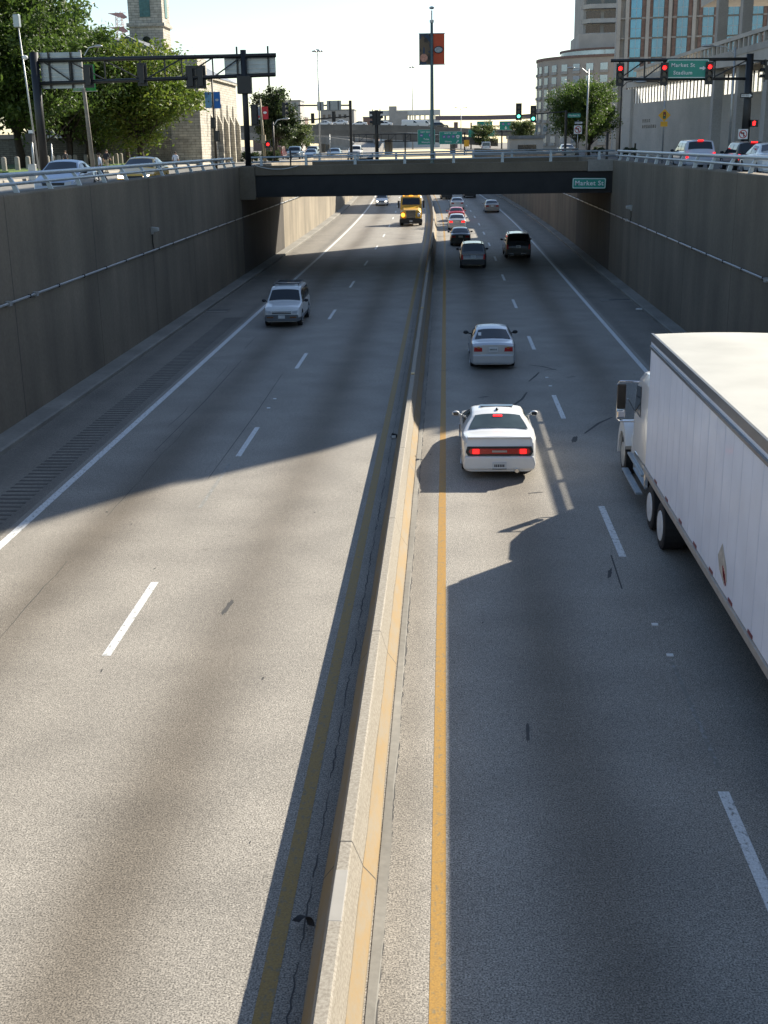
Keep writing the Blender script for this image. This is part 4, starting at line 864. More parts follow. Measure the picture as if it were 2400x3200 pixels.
for x0, x1 in ((-.02, .5), (2.1, 2.62)):
    rows = []
    for i in range(11):
        a = PI*(-.05+.92*i/10); rows.append([(x, 30.6+.72*math.cos(a)*1.0, .52+.85*math.sin(a)*1.05) for x in (x0, x0+.04, x1)]+[(x, 30.6+.56*math.cos(a), .52+.58*math.sin(a)) for x in (x1, x0)])
    mb = MB().grid(rows, 0, True); mb.f += [tuple(range(5)), tuple(range(50, 55))]; mb.m += [0, 0]; mb.build('fender', PW, t, auto=50)
MB().box(.1, .6, 29.15, 29.8, .55, 1.25).build('side_skirt', PW, t, bevel=.04)
MB().box(.05, .6, 27.3, 29.1, .45, 1.0).build('fuel_tank', M['chrome'], t, bevel=.08)
q = MB()
for x0, x1, y0, y1, z in ((-.14, .02, 27.3, 29.6, .40), (0, .16, 27.5, 29.7, .78)):
    o = MB().box(x0, x1, y0, y1, z-.04, z); [o.box(x0+.02+.045*k, x0+.04+.045*k, y0+.03, y1-.03, z, z+.012) for k in range(3)]; o.build('step', M['alu'], t)
for y, ys in ((30.6, 'front'), (25.84, 'd'), (24.47, 'd'), (12.4, 't'), (13.7, 't')):
    for sg in (-1, 1):
        wm, rm = wheel_mesh(.5, M['rimw'] if ys != 'front' else M['galv']); o = link('wheel', wm, t); o.location = (1.3+sg*1.13, y, .5); o.rotation_euler = (0, 0, 0 if sg > 0 else PI); o.scale = (1.3 if ys == 'front' else 2.0, 1, 1); link('rim', rm, o)
for sg in (-1, 1):
    X = lambda a: 1.3+sg*(1.3-a)
    mr = MB().tube([(X(.12), 28.75, 2.75), (X(-.42), 28.7, 2.78), (X(-.46), 28.7, 2.7), (X(-.44), 28.7, 1.85), (X(-.38), 28.7, 1.8), (X(.1), 28.75, 1.78)], .022, 6).tube([(X(.1), 28.75, 1.82), (X(-.2), 28.7, 2.35)], .014, 5).build('mirror_bracket', M['chrome'], t)
    x0, x1 = sorted((X(-.46), X(-.26))); MB().box(x0, x1, 28.62, 28.72, 2.12, 2.72).build('mirror', M['bronze'], t, bevel=.02); MB().box(x0, x1, 28.6, 28.72, 1.9, 2.09).build('mirror', M['chrome'], t, bevel=.03)
MB().box(.1, 2.5, 31.35, 31.75, .35, .75).build('bumper', PW, t, bevel=.05)

# street level cars
G2 = 'cars on the streets above'
t, q = car('car', 'ice blue sedan waiting on the left street behind the railing', 'car', 'sedan', -16.3, 53.0, 6.33, PI+.06, PBL, G2, W=1.78, H=1.5, L=4.7)
MB().box(-.85, -.78, -.9, .0, .99, 1.0).build('side_trim', M['chrome'], t)
t, q = car('taxi', 'cream and yellow taxi on the left street with headlights on', 'car', 'sedan', -15.5, 63.5, 6.33, PI+.04, PY, G2, W=1.82, H=1.5, L=5.2, roof_mat=paint('cream_paint', (.5, .47, .38)), head=M['lampon'])
t, q = car('car', 'pale silver crossover braking on the right street by the railing', 'car', 'suv', 14.45, 74.4, 6.6, 0, paint('pale_silver_paint', (.56, .58, .64), .2), G2, W=1.82, H=1.62, brake=True)
car('car', 'black car braking on the right street behind the pale crossover', 'car', 'suv', 16.0, 68.2, 6.6, 0, PB, G2, W=1.8, H=1.5, L=4.4, brake=True)
car('car', 'white car at the far right edge cut by the frame', 'car', 'sedan', 15.25, 60.2, 6.6, 0, PW, G2, W=1.8, H=1.45)
FC = [('burgundy van at the left of the far street cars', 'van', -25.1, 188, PBU, 0, 1.9), ('white and slate pickup among the far street cars', 'pickup', -22.0, 183, PSB, PI, 1.8), ('navy vehicle with one bright headlight among the far street cars', 'suv', -20.2, 190, PN, PI, 1.75),
      ('slate blue sedan nearest among the far street cars', 'sedan', -19.3, 180, PSB, PI, 1.42), ('black sedan beside the ramp wall', 'sedan', -17.6, 196, PN, PI, 1.4), ('dark blue sedan at the ramp foot', 'sedan', -16.4, 186, PSB, PI, 1.45), ('white pickup at the ramp foot beside the black mast', 'pickup', -13.5, 188, PW, PI, 1.8), ('small dark van between burgundy van and pickup', 'van', -27.6, 225, PN, PI, 1.9)]
for lb, k, x, y, pm, rz, H in FC: car('car', lb, 'car', k, x, y, 6.33, rz, pm, G2, H=H, lod=1, head=M['lampon'] if 'headlight' in lb else None)
car('car', 'white car roof showing beyond the right end of the bridge rail', 'car', 'sedan', 14.3, 150, 6.5, 0, PW, G2, lod=1)
car('van', 'white van far ahead on the right of the far street', 'van', 'van', -.2+8.5, 262, 6.25, 0, PW, G2, lod=1)

# ------------------------------------------------------------------ people
def person(label, x, y, z, rz, h, shirt, pants, pose='walk', skin=None):
    s = h/1.75; st = .22 if pose == 'walk' else .03
    J = dict(pel=(0, 0, .95), wai=(0, .02, 1.1), che=(0, .05, 1.35), nec=(0, .06, 1.5), hed=(0, .09, 1.62), top=(0, .08, 1.73),
      lh=(-.09, 0, .9), lk=(-.1, st*.9, .5), la=(-.1, st*.9-.05, .08), lt=(-.1, st*.9+.13, .04), rh=(.09, 0, .9), rk=(.1, -st*.3, .5), ra=(.1, -st*1.5, .1), rt=(.1, -st*1.5+.14, .05),
      ls=(-.19, .04, 1.42), le=(-.25, -.1, 1.15), lw=(-.24, .0, .92), lf=(-.24, .05, .83), rs=(.19, .04, 1.42), re=(.25, .06, 1.15), rw=(.24, .24, .98), rf=(.24, .3, .92))
    E = [('pel', 'wai'), ('wai', 'che'), ('che', 'nec'), ('nec', 'hed'), ('hed', 'top'), ('pel', 'lh'), ('lh', 'lk'), ('lk', 'la'), ('la', 'lt'), ('pel', 'rh'), ('rh', 'rk'), ('rk', 'ra'), ('ra', 'rt'), ('che', 'ls'), ('ls', 'le'), ('le', 'lw'), ('lw', 'lf'), ('che', 'rs'), ('rs', 're'), ('re', 'rw'), ('rw', 'rf')]
    Rr = dict(pel=.14, wai=.13, che=.15, nec=.06, hed=.095, top=.07, lh=.1, lk=.065, la=.045, lt=.04, rh=.1, rk=.065, ra=.045, rt=.04, ls=.065, le=.05, lw=.035, lf=.03, rs=.065, re=.05, rw=.035, rf=.03)
    ks = list(J); me = bpy.data.meshes.new('p'); me.from_pydata([J[k] for k in ks], [(ks.index(a), ks.index(b_)) for a, b_ in E], [])
    o = bpy.data.objects.new('p', me); COL.objects.link(o); md = o.modifiers.new('s', 'SKIN')
    for i, k in enumerate(ks): v = me.skin_vertices[0].data[i]; v.radius = (Rr[k]*(1.25 if k in ('che', 'pel') else 1), Rr[k]); v.use_root = (k == 'pel')
    sb = o.modifiers.new('u', 'SUBSURF'); sb.levels = 1; sb.render_levels = 1
    dg = bpy.context.evaluated_depsgraph_get(); m2 = bpy.data.meshes.new_from_object(o.evaluated_get(dg)); bpy.data.objects.remove(o)
    m2.materials.clear(); [m2.materials.append(a) for a in (shirt, pants, skin or M['skin'], M['cloth_d'])]
    for p in m2.polygons:
        c = p.center; p.use_smooth = True
        p.material_index = 2 if c.z > 1.49 or (abs(c.x) > .2 and c.z < 1.12) else (0 if c.z > 1.0 else (3 if c.z < .09 else 1))
    t = thing('person', label, 'person', (x, y, z), rz); b_ = link('body', m2, t); t.scale = (s, s, s)
    rows = [[(.105*math.sin(PI*.62*j/5)*math.cos(2*PI*i/10), .075+.115*math.sin(PI*.62*j/5)*math.sin(2*PI*i/10)-.012, 1.66+.105*math.cos(PI*.62*j/5)) for i in range(10)] for j in range(6)]; MB().grid(rows, 0, True).build('hair', M['hair'], t, True)
    return t
person('man in white shirt and dark trousers striding along the left street', -20.9, 75, 6.35, PI*.5, 1.68, M['shirtw'], M['jeans'])
person('person in black top and tan trousers behind the white shirted man', -26.0, 95, 6.47, -.4, 1.72, M['cloth_d'], M['khaki'])
person('person in dark clothes standing behind the bollards near the left trees', -32.2, 105, 6.47, .8, 1.7, M['cloth_d'], M['cloth_d'], 'stand')
person('person in white top walking at the far left sidewalk near the stone wall', -21.3, 98, 6.35, 0, 1.6, M['shirtw'], M['cloth_d'])

# ------------------------------------------------------------------ trees
def tree_mesh(seed, h, rx, rz_, trunk, m, nclump, nleaf, ls, cone=0., tr=.28):
    rg = random.Random(seed); cz = trunk+rz_*.92
    cl = []
    for i in range(nclump):
        while True:
            d = Vector((rg.gauss(0, 1), rg.gauss(0, 1), rg.gauss(0, 1))).normalized(); k = rg.random()**.42
            zz = d.z*k
            wz = 1-cone*max(0, (zz+1)/2)
            lob = .82+.25*math.sin(d.x*4.1+seed)*math.cos(d.y*3.7-seed*2)+.16*math.sin(d.z*7+seed)
            p = Vector((d.x*k*rx*wz*lob, d.y*k*rx*wz*lob, cz+zz*rz_*lob))
            if p.z > trunk*.8: break
        cl.append((p, rg.uniform(.5, 1.05)*rx*.2))
    vs = []; fs = []
    for p, r in cl:
        for j in range(nleaf):
            d = Vector((rg.gauss(0, 1), rg.gauss(0, 1), rg.gauss(0, .75)))*r*.62; c = p+d
            n = Vector((rg.gauss(0, 1), rg.gauss(0, 1), rg.gauss(.6, 1))).normalized(); u = n.orthogonal().normalized(); a = rg.random()*6.28; w = n.cross(u); u, w = u*math.cos(a)+w*math.sin(a), w*math.cos(a)-u*math.sin(a)
            L_ = ls*rg.uniform(.6, 1.3); o = len(vs); vs += [c-u*L_, c-w*L_*.45+n*L_*.1, c+u*L_, c+w*L_*.45+n*L_*.1]; fs.append((o, o+1, o+2, o+3))
    me = bpy.data.meshes.new('crown'); me.from_pydata(vs, [], fs); me.materials.append(m)
    b_ = MB(); top = Vector((rg.uniform(-.4, .4), rg.uniform(-.4, .4), trunk+rz_*1.2)); ax = [Vector((0, 0, -.1)), Vector((.05, 0, trunk*.5)), Vector((top.x*.3, top.y*.3, trunk)), Vector((top.x*.7, top.y*.7, trunk+rz_*.6)), top]
    b_.tube(ax, [tr*1.25, tr, tr*.85, tr*.5, tr*.12], 10)
    for p, r in cl[::3]:
        st_ = ax[2].lerp(ax[3], rg.random()); md = st_.lerp(p, .5)+Vector((0, 0, -.3)); b_.tube([st_, md, p], [tr*.35, tr*.2, .02], 5)
    return me, b_.mesh('trunk', [M['bark']], True)
TP = [tree_mesh(3, 0, 5.6, 5.6, 1.7, M['leafy'], 230, 95, .19), tree_mesh(11, 0, 6.0, 6.6, 1.7, M['leaf'], 250, 95, .20), tree_mesh(23, 0, 5.4, 6.4, 1.6, M['leaf'], 230, 95, .20), tree_mesh(5, 0, 3.6, 4.5, 1.4, M['leafd'], 110, 90, .2, .35), tree_mesh(31, 0, 3.5, 3.4, 1.0, M['leafp'], 80, 80, .2)]
def tree(k, x, y, z, s, rz, label, sz=None):
    t = thing('tree', label, 'tree', (x, y, z), rz, 'street trees'); t.scale = (s, s, sz or s); link('crown', TP[k][0], t); link('trunk', TP[k][1], t)
tree(0, -29.2, 119, 6.5, 1.2, .5, 'yellow green tree left of the church, nearest to its sunlit wall', 1.0)
tree(1, -36.4, 126, 6.7, .95, 3.6, 'rounded green tree behind the left sign back, between the two front crowns')
tree(1, -34.6, 114, 6.7, 1.0, 2.0, 'mid green tree behind the left sign back, second from the church')
tree(2, -38.5, 112, 6.7, 1.4, 1.1, 'tall dark green tree at the far left edge')
tree(1, -40.5, 134, 6.7, 1.1, 4.0, 'dark tree behind the mid green tree')
tree(0, -38.0, 136, 6.7, .98, 3.2, 'yellowing tree behind the gantry middle')
tree(2, -43.5, 132, 6.7, 1.5, 5.2, 'tall tree behind the far left tree, reaching the frame top')
tree(2, -35.6, 108, 6.7, 1.0, 2.6, 'leafy tree close behind the left gantry leg')
tree(1, -32.5, 127, 6.7, .85, 5.5, 'full green tree filling the gap behind the two front trees')
tree(2, -42.5, 104, 6.7, 1.5, 3.9, 'nearest tall tree at the left edge behind the camera pole')
tree(3, -20.6, 152, 6.3, 1.02, .3, 'dark dense tree behind the black gantry post')
tree(4, -24.0, 205, 6.3, .9, 1.0, 'pale green tree behind the far street cars')
tree(4, -28.5, 214, 6.3, .9, 2.4, 'pale green tree behind the dark dense tree')
tree(3, -22.8, 168, 6.3, .8, 2.2, 'dark tree behind the red banner')
tree(1, 14.6, 141, 6.6, .64, 1.2, 'round green tree on the right beside the concrete building')
tree(2, 16.6, 147, 6.6, .66, 2.9, 'green tree touching the concrete building corner')
tree(4, 9.2, 300, 6.3, 1.0, .3, 'small yellowing tree below the right green signs')
tree(4, 19, 310, 6.3, 1.15, 1.9, 'small tree beyond the right signals')
tree(4, 27, 330, 6.3, 1.3, 3.9, 'small tree left of the round building')
def shrub(x, y, z, s, label):
    t = thing('shrub', label, 'shrub', (x, y, z)); t.scale = (s, s, s*.8); link('foliage', SH[0], t); link('stem', SH[1], t)
SH = tree_mesh(44, 0, 1.0, .8, .25, M['leafd'], 30, 70, .09, 0, .05)
shrub(15.6, 108, 6.7, .8, 'dark shrub at the foot of the signal ahead pole'); shrub(15.0, 125, 6.7, .8, 'low dark shrub at the corner of the concrete building')
shrub(-18.5, 118, 6.3, 1.2, 'leafy bush beside the black gantry post, left one'); shrub(-17.0, 121, 6.3, 1.3, 'leafy bush behind the tan banner pole')

# ------------------------------------------------------------------ church and stone wall
t = thing('stone_church', 'pale stone church with lancet windows and a square tower behind the left trees', 'church', (-27, 138, 6.3))
MB().box(-15, 0, 0, 25, 0, 9.35).build('nave_wall', M['stone'], t)
MB().box(-3.2, .12, -.35, 5.0, 0, 11.3).build('stair_block', M['stone'], t); MB().box(-.1, .3, -.4, 25.1, 9.36, 9.62).build('cornice', M['stone'], t)
MB().prism([(.35, 9.62), (-7.5, 13.6), (-15.3, 9.62)], .2, 24.8).build('roof', M['slate'], t)
def lancet(y, z0, z1, w=.42):
    pl = [(y-w/2, z0), (y+w/2, z0), (y+w/2, z1-.8), (y+w*.28, z1-.3), (y, z1), (y-w*.28, z1-.3), (y-w/2, z1-.8)]
    o = MB().prism(pl, .006, .03, 'x').build('window', M['dglass'], t); MB().prism([(y-w*.85, z0-.25), (y+w*.85, z0-.25), (y+w*.85, z0-.03), (y-w*.85, z0-.03)], .006, .16, 'x').build('sill', M['stone'], o)
    q = MB()
    for sg in (-1, 1): q.prism([(y+sg*w/2, z0), (y+sg*(w/2+.14), z0), (y+sg*(w/2+.14), z1-.75), (y, z1+.22), (y, z1+.02), (y+sg*w/2, z1-.8)], .006, .12, 'x')
    q.build('frame', M['stone'], o)
for y in (8.9, 13.3, 17.5, 21.6): lancet(y, 3.2, 6.6)
lancet(4.2-.6, 3.4, 6.2)
for y in (6.8, 11.1, 15.4, 19.6, 23.8): MB().prism([(.004, 0), (.55, 0), (.5, 4.5), (.004, 5.6)], y-.3, y+.3).build('buttress', M['stone'], t)
MB().box(-10.1, -6.1, 12, 16, 9, 30).build('tower', M['stone'], t); MB().box(-10.35, -5.85, 11.75, 16.25, 15.55, 15.95).build('tower_cornice', M['stone'], t)
for fx in (-8.1,): 
    o = MB().prism([(fx-.62, 16.6), (fx+.62, 16.6), (fx+.62, 21), (fx, 22), (fx-.62, 21)], 11.93, 11.99).build('belfry_louvre', M['louvre'], t)
    q = MB(); [q.box(fx-.6, fx+.6, 11.88, 11.929, 16.7+i*.3, 16.8+i*.3) for i in range(15)]; q.build('slats', M['louvre'], o)
MB().prism([(13.4, 16.6), (14.6, 16.6), (14.6, 21), (14, 22), (13.4, 21)], -6.09, -6.03, 'x').build('belfry_louvre', M['louvre'], t)
MB().prism([(.5*math.cos(i*PI/10)-8.1, 14.0+.5*math.sin(i*PI/10)) for i in range(20)], 11.93, 11.99).build('round_window', M['dglass'], t)
t = thing('stone_wall', 'rough dark stone boundary wall shaded under the left trees', 'wall', (0, 128, 6.7)); MB().box(-75, -30, 8, 8.6, 0, 2.6).build('wall_body', M['stone_d'], t); MB().box(-75.05, -29.95, 7.92, 8.68, 2.6, 2.75).build('coping', M['stone_d'], t, bevel=.03)
t = thing('antenna_building', 'grey sloped roof with a red and white lattice antenna beyond the left trees', 'building', (-54, 210, 6.2))
MB().box(-16, 4, 0, 14, 0, 16.5).build('wall', M['cladding_d'], t); MB().prism([(-16.3, 16.5), (-13, 21.8), (-9, 22), (-4, 20.6), (4.3, 17.5), (4.3, 16.5)], -.3, 14.3).build('roof', M['slate'], t)
q = MB(); RW = mat('red_white_steel', (.5, .28, .24), .6, 0, .5, .6)
for sx in (-.5, .5):
    for sy in (-.5, .5): q.tube([(-1+sx*1.3, 6+sy*1.3, 18.4), (-1+sx*.9, 6+sy*.9, 24.0)], .05, 4)
for i in range(8):
    z0 = 18.6+i*.68; w_ = .62-.02*i
    for a, c in (((-1-w_, 6-w_), (-1+w_, 6-w_)), ((-1+w_, 6-w_), (-1+w_, 6+w_)), ((-1+w_, 6+w_), (-1-w_, 6+w_)), ((-1-w_, 6+w_), (-1-w_, 6-w_))): q.tube([(*a, z0), (*c, z0+.66)], .03, 4); q.tube([(*a, z0), (*c, z0)], .025, 4)
q.build('antenna_mast', RW, t)
for z0, k in ((20.6, 1), (22.8, 1)):
    q = MB(); q.add([(-2.6, 5.2, z0+.9), (-.0, 5.2, z0+.0), (.6, 5.4, z0+.3), (-.3, 5.6, z0+1.0)], [(0, 1, 2, 3)]); q.tube([(-2.6, 5.2, z0+.9), (.6, 5.3, z0+.1)], .05, 4); q.tube([(-2.6, 5.2, z0+.92), (.3, 5.6, z0+1.0)], .05, 4); q.build('dish_frame', RW, t)
MB().box(-2.5, .9, 5.2, 6.8, 19.3, 19.4).build('platform', M['galv'], t)

# ------------------------------------------------------------------ right hand buildings
def winrow(parent, mesh, locs, rot=0):
    for l in locs: o = link('window', mesh, parent); o.location = l; o.rotation_euler = (0, 0, rot)
# concrete building along the right street
t = thing('concrete_building', 'pale concrete building on the right with a white slatted window band, terrace and tall columns', 'building', (0, 0, 6.65))
def wx(y): return 24-.19*(y-171)
def wquad(y0, y1, z0, z1, off, th, name, m, parent=t):
    b_ = MB(); v = []
    for z in (z0, z1):
        for y, o_ in ((y0, off), (y1, off), (y1, off+th), (y0, off+th)): v.append((wx(y)+o_, y, z))
    b_.add(v, [(0, 3, 2, 1), (4, 5, 6, 7), (0, 1, 5, 4), (1, 2, 6, 5), (2, 3, 7, 6), (3, 0, 4, 7)]); return b_.build(name, m, parent)
wquad(82, 171, 0, 6.15, 0, .5, 'street_wall', M['cladding']); wquad(82, 171, 8.21, 9.3, 0, .5, 'fascia', M['cladding'])
wquad(82, 170.8, 6.16, 8.2, .16, .02, 'window_band', M['milky'])
q = MB()
for i in range(78):
    y = 170-i*1.05; x = wx(y); q.add([(x+.02, y-.19, 6.16), (x+.02, y+.19, 6.16), (x+.1, y+.19, 6.16), (x+.1, y-.19, 6.16), (x+.02, y-.19, 8.2), (x+.02, y+.19, 8.2), (x+.1, y+.19, 8.2), (x+.1, y-.19, 8.2)], [(0, 1, 5, 4), (1, 2, 6, 5), (2, 3, 7, 6), (3, 0, 4, 7)])
q.build('window_slats', M['dglass'], t)
wquad(168, 171.2, 0, 8.0, -.35, .34, 'corner_pier', M['cladding'])
MB().prism([(24.4, 170), (26.6, 100), (27.0, 66), (50, 90), (46, 95), (35.1, 115), (24.8, 170.5)], 8.75, 9.29, 'z').build('terrace_slab', M['cladding_d'], t)
def tline(y): return 24.4+(170-y)*.0325
q = MB(); v = []
fb = lambda y: 8.8-(158-y)*.0216
q.add([(tline(y)+o_, y, z or fb(y)) for z in (0, 9.31) for y, o_ in ((66, 0), (158, 0), (158, .3), (66, .3))], [(0, 3, 2, 1), (4, 5, 6, 7), (0, 1, 5, 4), (1, 2, 6, 5), (2, 3, 7, 6), (3, 0, 4, 7)]); q.build('terrace_fascia', M['cladding'], t)
q = MB()
for i in range(62): y = 166-i*1.6; q.add([(tline(y)+o_, yy, z) for z in (9.31, 10.1) for yy, o_ in ((y, .02), (y+.45, .02), (y+.45, .25), (y, .25))], [(0, 3, 2, 1), (4, 5, 6, 7), (0, 1, 5, 4), (1, 2, 6, 5), (2, 3, 7, 6), (3, 0, 4, 7)])
q.add([(tline(y)+o_, y, z) for z in (10.11, 10.45) for y, o_ in ((66, -.06), (168, -.06), (168, .33), (66, .33))], [(0, 3, 2, 1), (4, 5, 6, 7), (0, 1, 5, 4), (1, 2, 6, 5), (2, 3, 7, 6), (3, 0, 4, 7)])
q.build('balustrade', M['cladding'], t)
for x, y, w_, z1 in ((26.6, 126.5, .45, 14.78), (27.1, 118.5, .45, 14.78), (27.4, 109, .55, 14.78), (27.7, 99, .6, 14.78), (27.9, 88, .6, 14.78), (28.2, 76, .6, 14.78)):
    MB().box(x-w_, x+w_, y-w_*1.3, y+w_*1.3, 0, 8.74).box(x-w_, x+w_, y-w_*1.3, y+w_*1.3, 9.3, z1).build('column', M['cladding_d'], t)
MB().box(33, 33.2, 74, 113, 9.35, 14.78).build('upper_window', M['dglass'], t)
q = MB(); [q.box(32.85, 32.99, 74+i*2.5, 74.15+i*2.5, 9.35, 14.78) for i in range(16)]; [q.box(32.86, 32.985, 74, 113, z, z+.12) for z in (12.9,)]; q.build('window_mullions', M['black'], t)
for z0, z1, c in ((14.8, 18.4, 34.6), (18.4, 19.7, 35.7), (19.7, 21.3, 37.0), (21.3, 24.3, 36.1), (24.3, 25.9, 37.4), (25.9, 27.2, 36.6), (27.2, 45, 35.5)):  # storey ends out of view, slanted and stepped to shape their road shadow
    MB().prism([(26.7, c+28.7), (60, c+74), (60, 137.5), (26.7, 137.5)], z0, z1, 'z').build('upper_storey', M['cladding'], t)
q = MB(); rr = random.Random(2)
for zz in (3.05, 3.75):
    y = 164.2
    for i in range(4 if zz > 3.5 else 7):
        for k in range(3): q.add([(wx(y)-.03, y, zz+.14*k), (wx(y-.5)-.03, y-.5, zz+.14*k), (wx(y-.5)-.03, y-.5, zz+.14*k+rr.uniform(.05, .13)), (wx(y)-.03, y, zz+.14*k+.09)], [(0, 1, 2, 3)])
        y -= .75
q.build('wall_lettering', M['bronze'], t)
# glass and brick tower
t = thing('brick_glass_tower', 'tall tower of brown brick piers and blue green glass bays behind the concrete building', 'building', (26.0, 200, 6.5), -.12)
H2 = 34
MB().box(.2, 30, .3, 20, 0, H2).build('core', M['cladding_d'], t)
wmn = MB().box(-.8, .8, -.05, .02, 0, 2.6).mesh('window', [M['bglass']]); mull = MB().box(-.03, .03, -.09, -.051, 0, 2.6).box(-.8, .8, -.088, -.051, 1.25, 1.3).mesh('mullion', [M['alu']])
bays = [3.1, 6.4, 10.0, 13.8, 17.5, 21.0]
for xb in bays:
    for sg, m in ((-1.12, M['brick']), (1.12, M['brick'])): MB().box(xb+sg-.27, xb+sg+.27, -.1, .29, 0, H2).build('brick_pier', m, t)
    for k in range(10):
        o = link('window', wmn, t); o.location = (xb, .1, 5.4+2.85*k); link('mullion', mull, o)
    MB().box(xb-.8, xb+.8, .05, .25, 39.7, H2).build('glass_strip', M['bglass'], t) if H2 > 40 else None
for x in [.5, 1.75]+[b_+1.72 for b_ in bays]: MB().box(x-.27, x+.27, -.32, .28, 0, H2).build('concrete_fin', M['cladding'], t)
for k in range(11): [MB().box(a_, c_, -.16, .2, 5.4+2.85*k-.22, 5.4+2.85*k+.02).build('spandrel', M['cladding_d'], t) for a_, c_ in zip([.2]+[b_+.82 for b_ in bays], [b_-.82 for b_ in bays]+[23])]
# round building
t = thing('round_building', 'round pale building with window strips and a low drum on top behind right tree', 'building', (36.5, 278, 6.3))
def drum(r, z0, z1, m, name, nseg=56): return MB().tube([(0, 0, z0), (0, 0, z1)], r, nseg).build(name, m, t, auto=30)
drum(16.8, 0, 18.2, concrete_mat('warm_pale_concrete', (.38, .33, .28), .2, False), 'wall'); drum(17.0, 18.2, 18.7, M['brick'], 'roof_edge'); drum(11.8, 18.7, 19.9, M['wglass'], 'roof_drum'); drum(12.0, 19.9, 20.3, M['brick'], 'drum_edge')
wm_ = MB().box(-.75, .75, -.12, .1, 0, 1.35).mesh('window', [M['wglass']]); sh_ = MB().box(-.85, .85, -.3, .1, -.55, -.05).mesh('window_ledge', [M['cladding_d']])
for i in range(14):
    a = PI+.08+i*.175
    for k in range(7):
        o = link('window', wm_, t); o.location = (16.8*math.cos(a), 16.8*math.sin(a), 1.6+k*2.35); o.rotation_euler = (0, 0, a+PI/2); link('window_ledge', sh_, o)
MB().box(-8.6, 20, -6, 12, 20.3, 23.3).build('plant_room', M['cladding'], t)
# hotel tower with balconies
t = thing('balcony_tower', 'concrete hotel tower with stepped balconies rising above the round building', 'building', (40, 292, 6.3))
MB().box(-9.2, 22, 0, 20, 0, 46).build('tower_core', M['cladding_d'], t)
for k in range(8):
    z = 24+k*3.0; ex = .0 if k < 3 else 1.6
    MB().prism([(-9.8-ex, .5), (-8-ex, -2.2), (-2, -2.6), (8, -2.6), (8, -.01), (-9.8-ex, -.01)], z, z+.9, 'z').build('balcony', M['cladding'], t)
    for i in range(4):
        o = MB().box(-8.6+i*4, -5.4+i*4, -.08, -.02, z+.95, z+2.7).build('window', M['dglass'], t)

# low building, signs and roads far ahead
t = thing('low_building', 'low beige building with a dark garage opening beyond the bridge on the right', 'building', (12.7, 200, 6.3)); MB().box(-2.6, 2.7, 0, 8, 0, 2.4).build('wall', M['cladding'], t); MB().box(-2.8, 2.9, -.3, 8, 2.41, 2.9).build('roof', M['slate'], t); MB().box(-1.3, 1.6, -.06, -.005, .2, 1.5).build('garage_opening', M['dglass'], t)
def shield(p, x, z, s, m, txt):
    o = MB().prism([(-.5*s, .35*s), (0, .5*s), (.5*s, .35*s), (.42*s, -.2*s), (0, -.5*s), (-.42*s, -.2*s)], -.012, -.004).build('route_shield', m, p); o.location = (x, 0, z); letter('route_number', txt, s*.5, (0, -.02, 0), o, M['swhite'] if m is not M['swhite'] else M['trim'])
SB = mat('shield_blue', (.12, .1, .3), .5)
g = thing('sign_gantry', 'dark lattice gantry across the highway ahead with two green direction signs', 'sign gantry', (0, 260, 0))
q = MB()
for z in (8.75, 10.2): q.tube([(-19.5, 0, z), (4.0, 0, z-.1)], .09, 6); q.tube([(-19.5, 1, z), (4.0, 1, z-.1)], .09, 6)
for i in range(16):
    x = -19.4+i*1.52; q.tube([(x, 0, 8.7), (x, 0, 10.2)], .06, 5)
    if i % 2: q.tube([(x, 0, 8.75), (x+1.5, 0, 10.2)], .05, 5)
q.build('truss', M['black'], g)
for x in (-19.0, -14.6, -8.4, 3.9): MB().tube([(x, .5, 5.8), (x, .5, 10.3)], .16, 8).build('post', M['black'], g)
p = sign_panel('guide_sign', 3.6, 3.0, None, g, (-4.0, -.3, 9.45)); letter('lettering', 'WEST SOUTH', .36, (0, -.012, 1.0), p, M['swhite'])
shield(p, -1.0, .35, .75, SB, '44'); shield(p, .8, .35, .75, SB, '55'); letter('lettering', 'Tulsa', .48, (0, -.012, -.4), p, M['swhite']); letter('lettering', 'Memphis', .48, (0, -.012, -1.0), p, M['swhite'])
p = sign_panel('guide_sign', 4.7, 2.5, None, g, (1.0, -.3, 9.25)); letter('lettering', 'NORTH   EAST', .36, (0, -.012, .9), p, M['swhite'])
for i, (n_, m) in enumerate((('55', SB), ('64', SB), ('70', SB), ('40', M['swhite']))): shield(p, -1.35+i*.95, .2, .72, m, n_)
letter('lettering', 'Illinois', .46, (-.5, -.012, -.75), p, M['swhite']); MB().prism([(1.1, -.95), (1.2, -1.05), (1.55, -.7), (1.65, -.8), (1.7, -.45), (1.35, -.5), (1.45, -.6)], -.014, -.004).build('arrow', M['swhite'], p)
g = thing('sign_gantry', 'far dark gantry on the right with green lane signs over the far street', 'sign gantry', (0, 330, 6.2))
for x in (6.6, 14.6, 25.1): MB().tube([(x, 0, 0), (x, 0, 7)], .2, 8).build('post', M['black'], g)
q = MB(); q.tube([(6.6, 0, 6.1), (25.1, 0, 6.0)], .14, 6); q.tube([(6.6, 0, 4.6), (25.1, 0, 4.6)], .14, 6); [q.tube([(6.6+i*1.55, 0, 4.6), (6.6+i*1.55, 0, 6.05)], .08, 5) for i in range(12)]; q.build('truss', M['black'], g)
p = sign_panel('guide_sign', 4.0, 2.1, None, g, (10.1, -.3, 6.2)); letter('lettering', 'East', .45, (.3, -.012, .7), p, M['swhite']); [shield(p, -.7+i*.95, 0, .65, (SB, SB, M['swhite'])[i], ('70', '64', '40')[i]) for i in range(3)]; letter('lettering', 'Illinois', .4, (.2, -.012, -.7), p, M['swhite'])
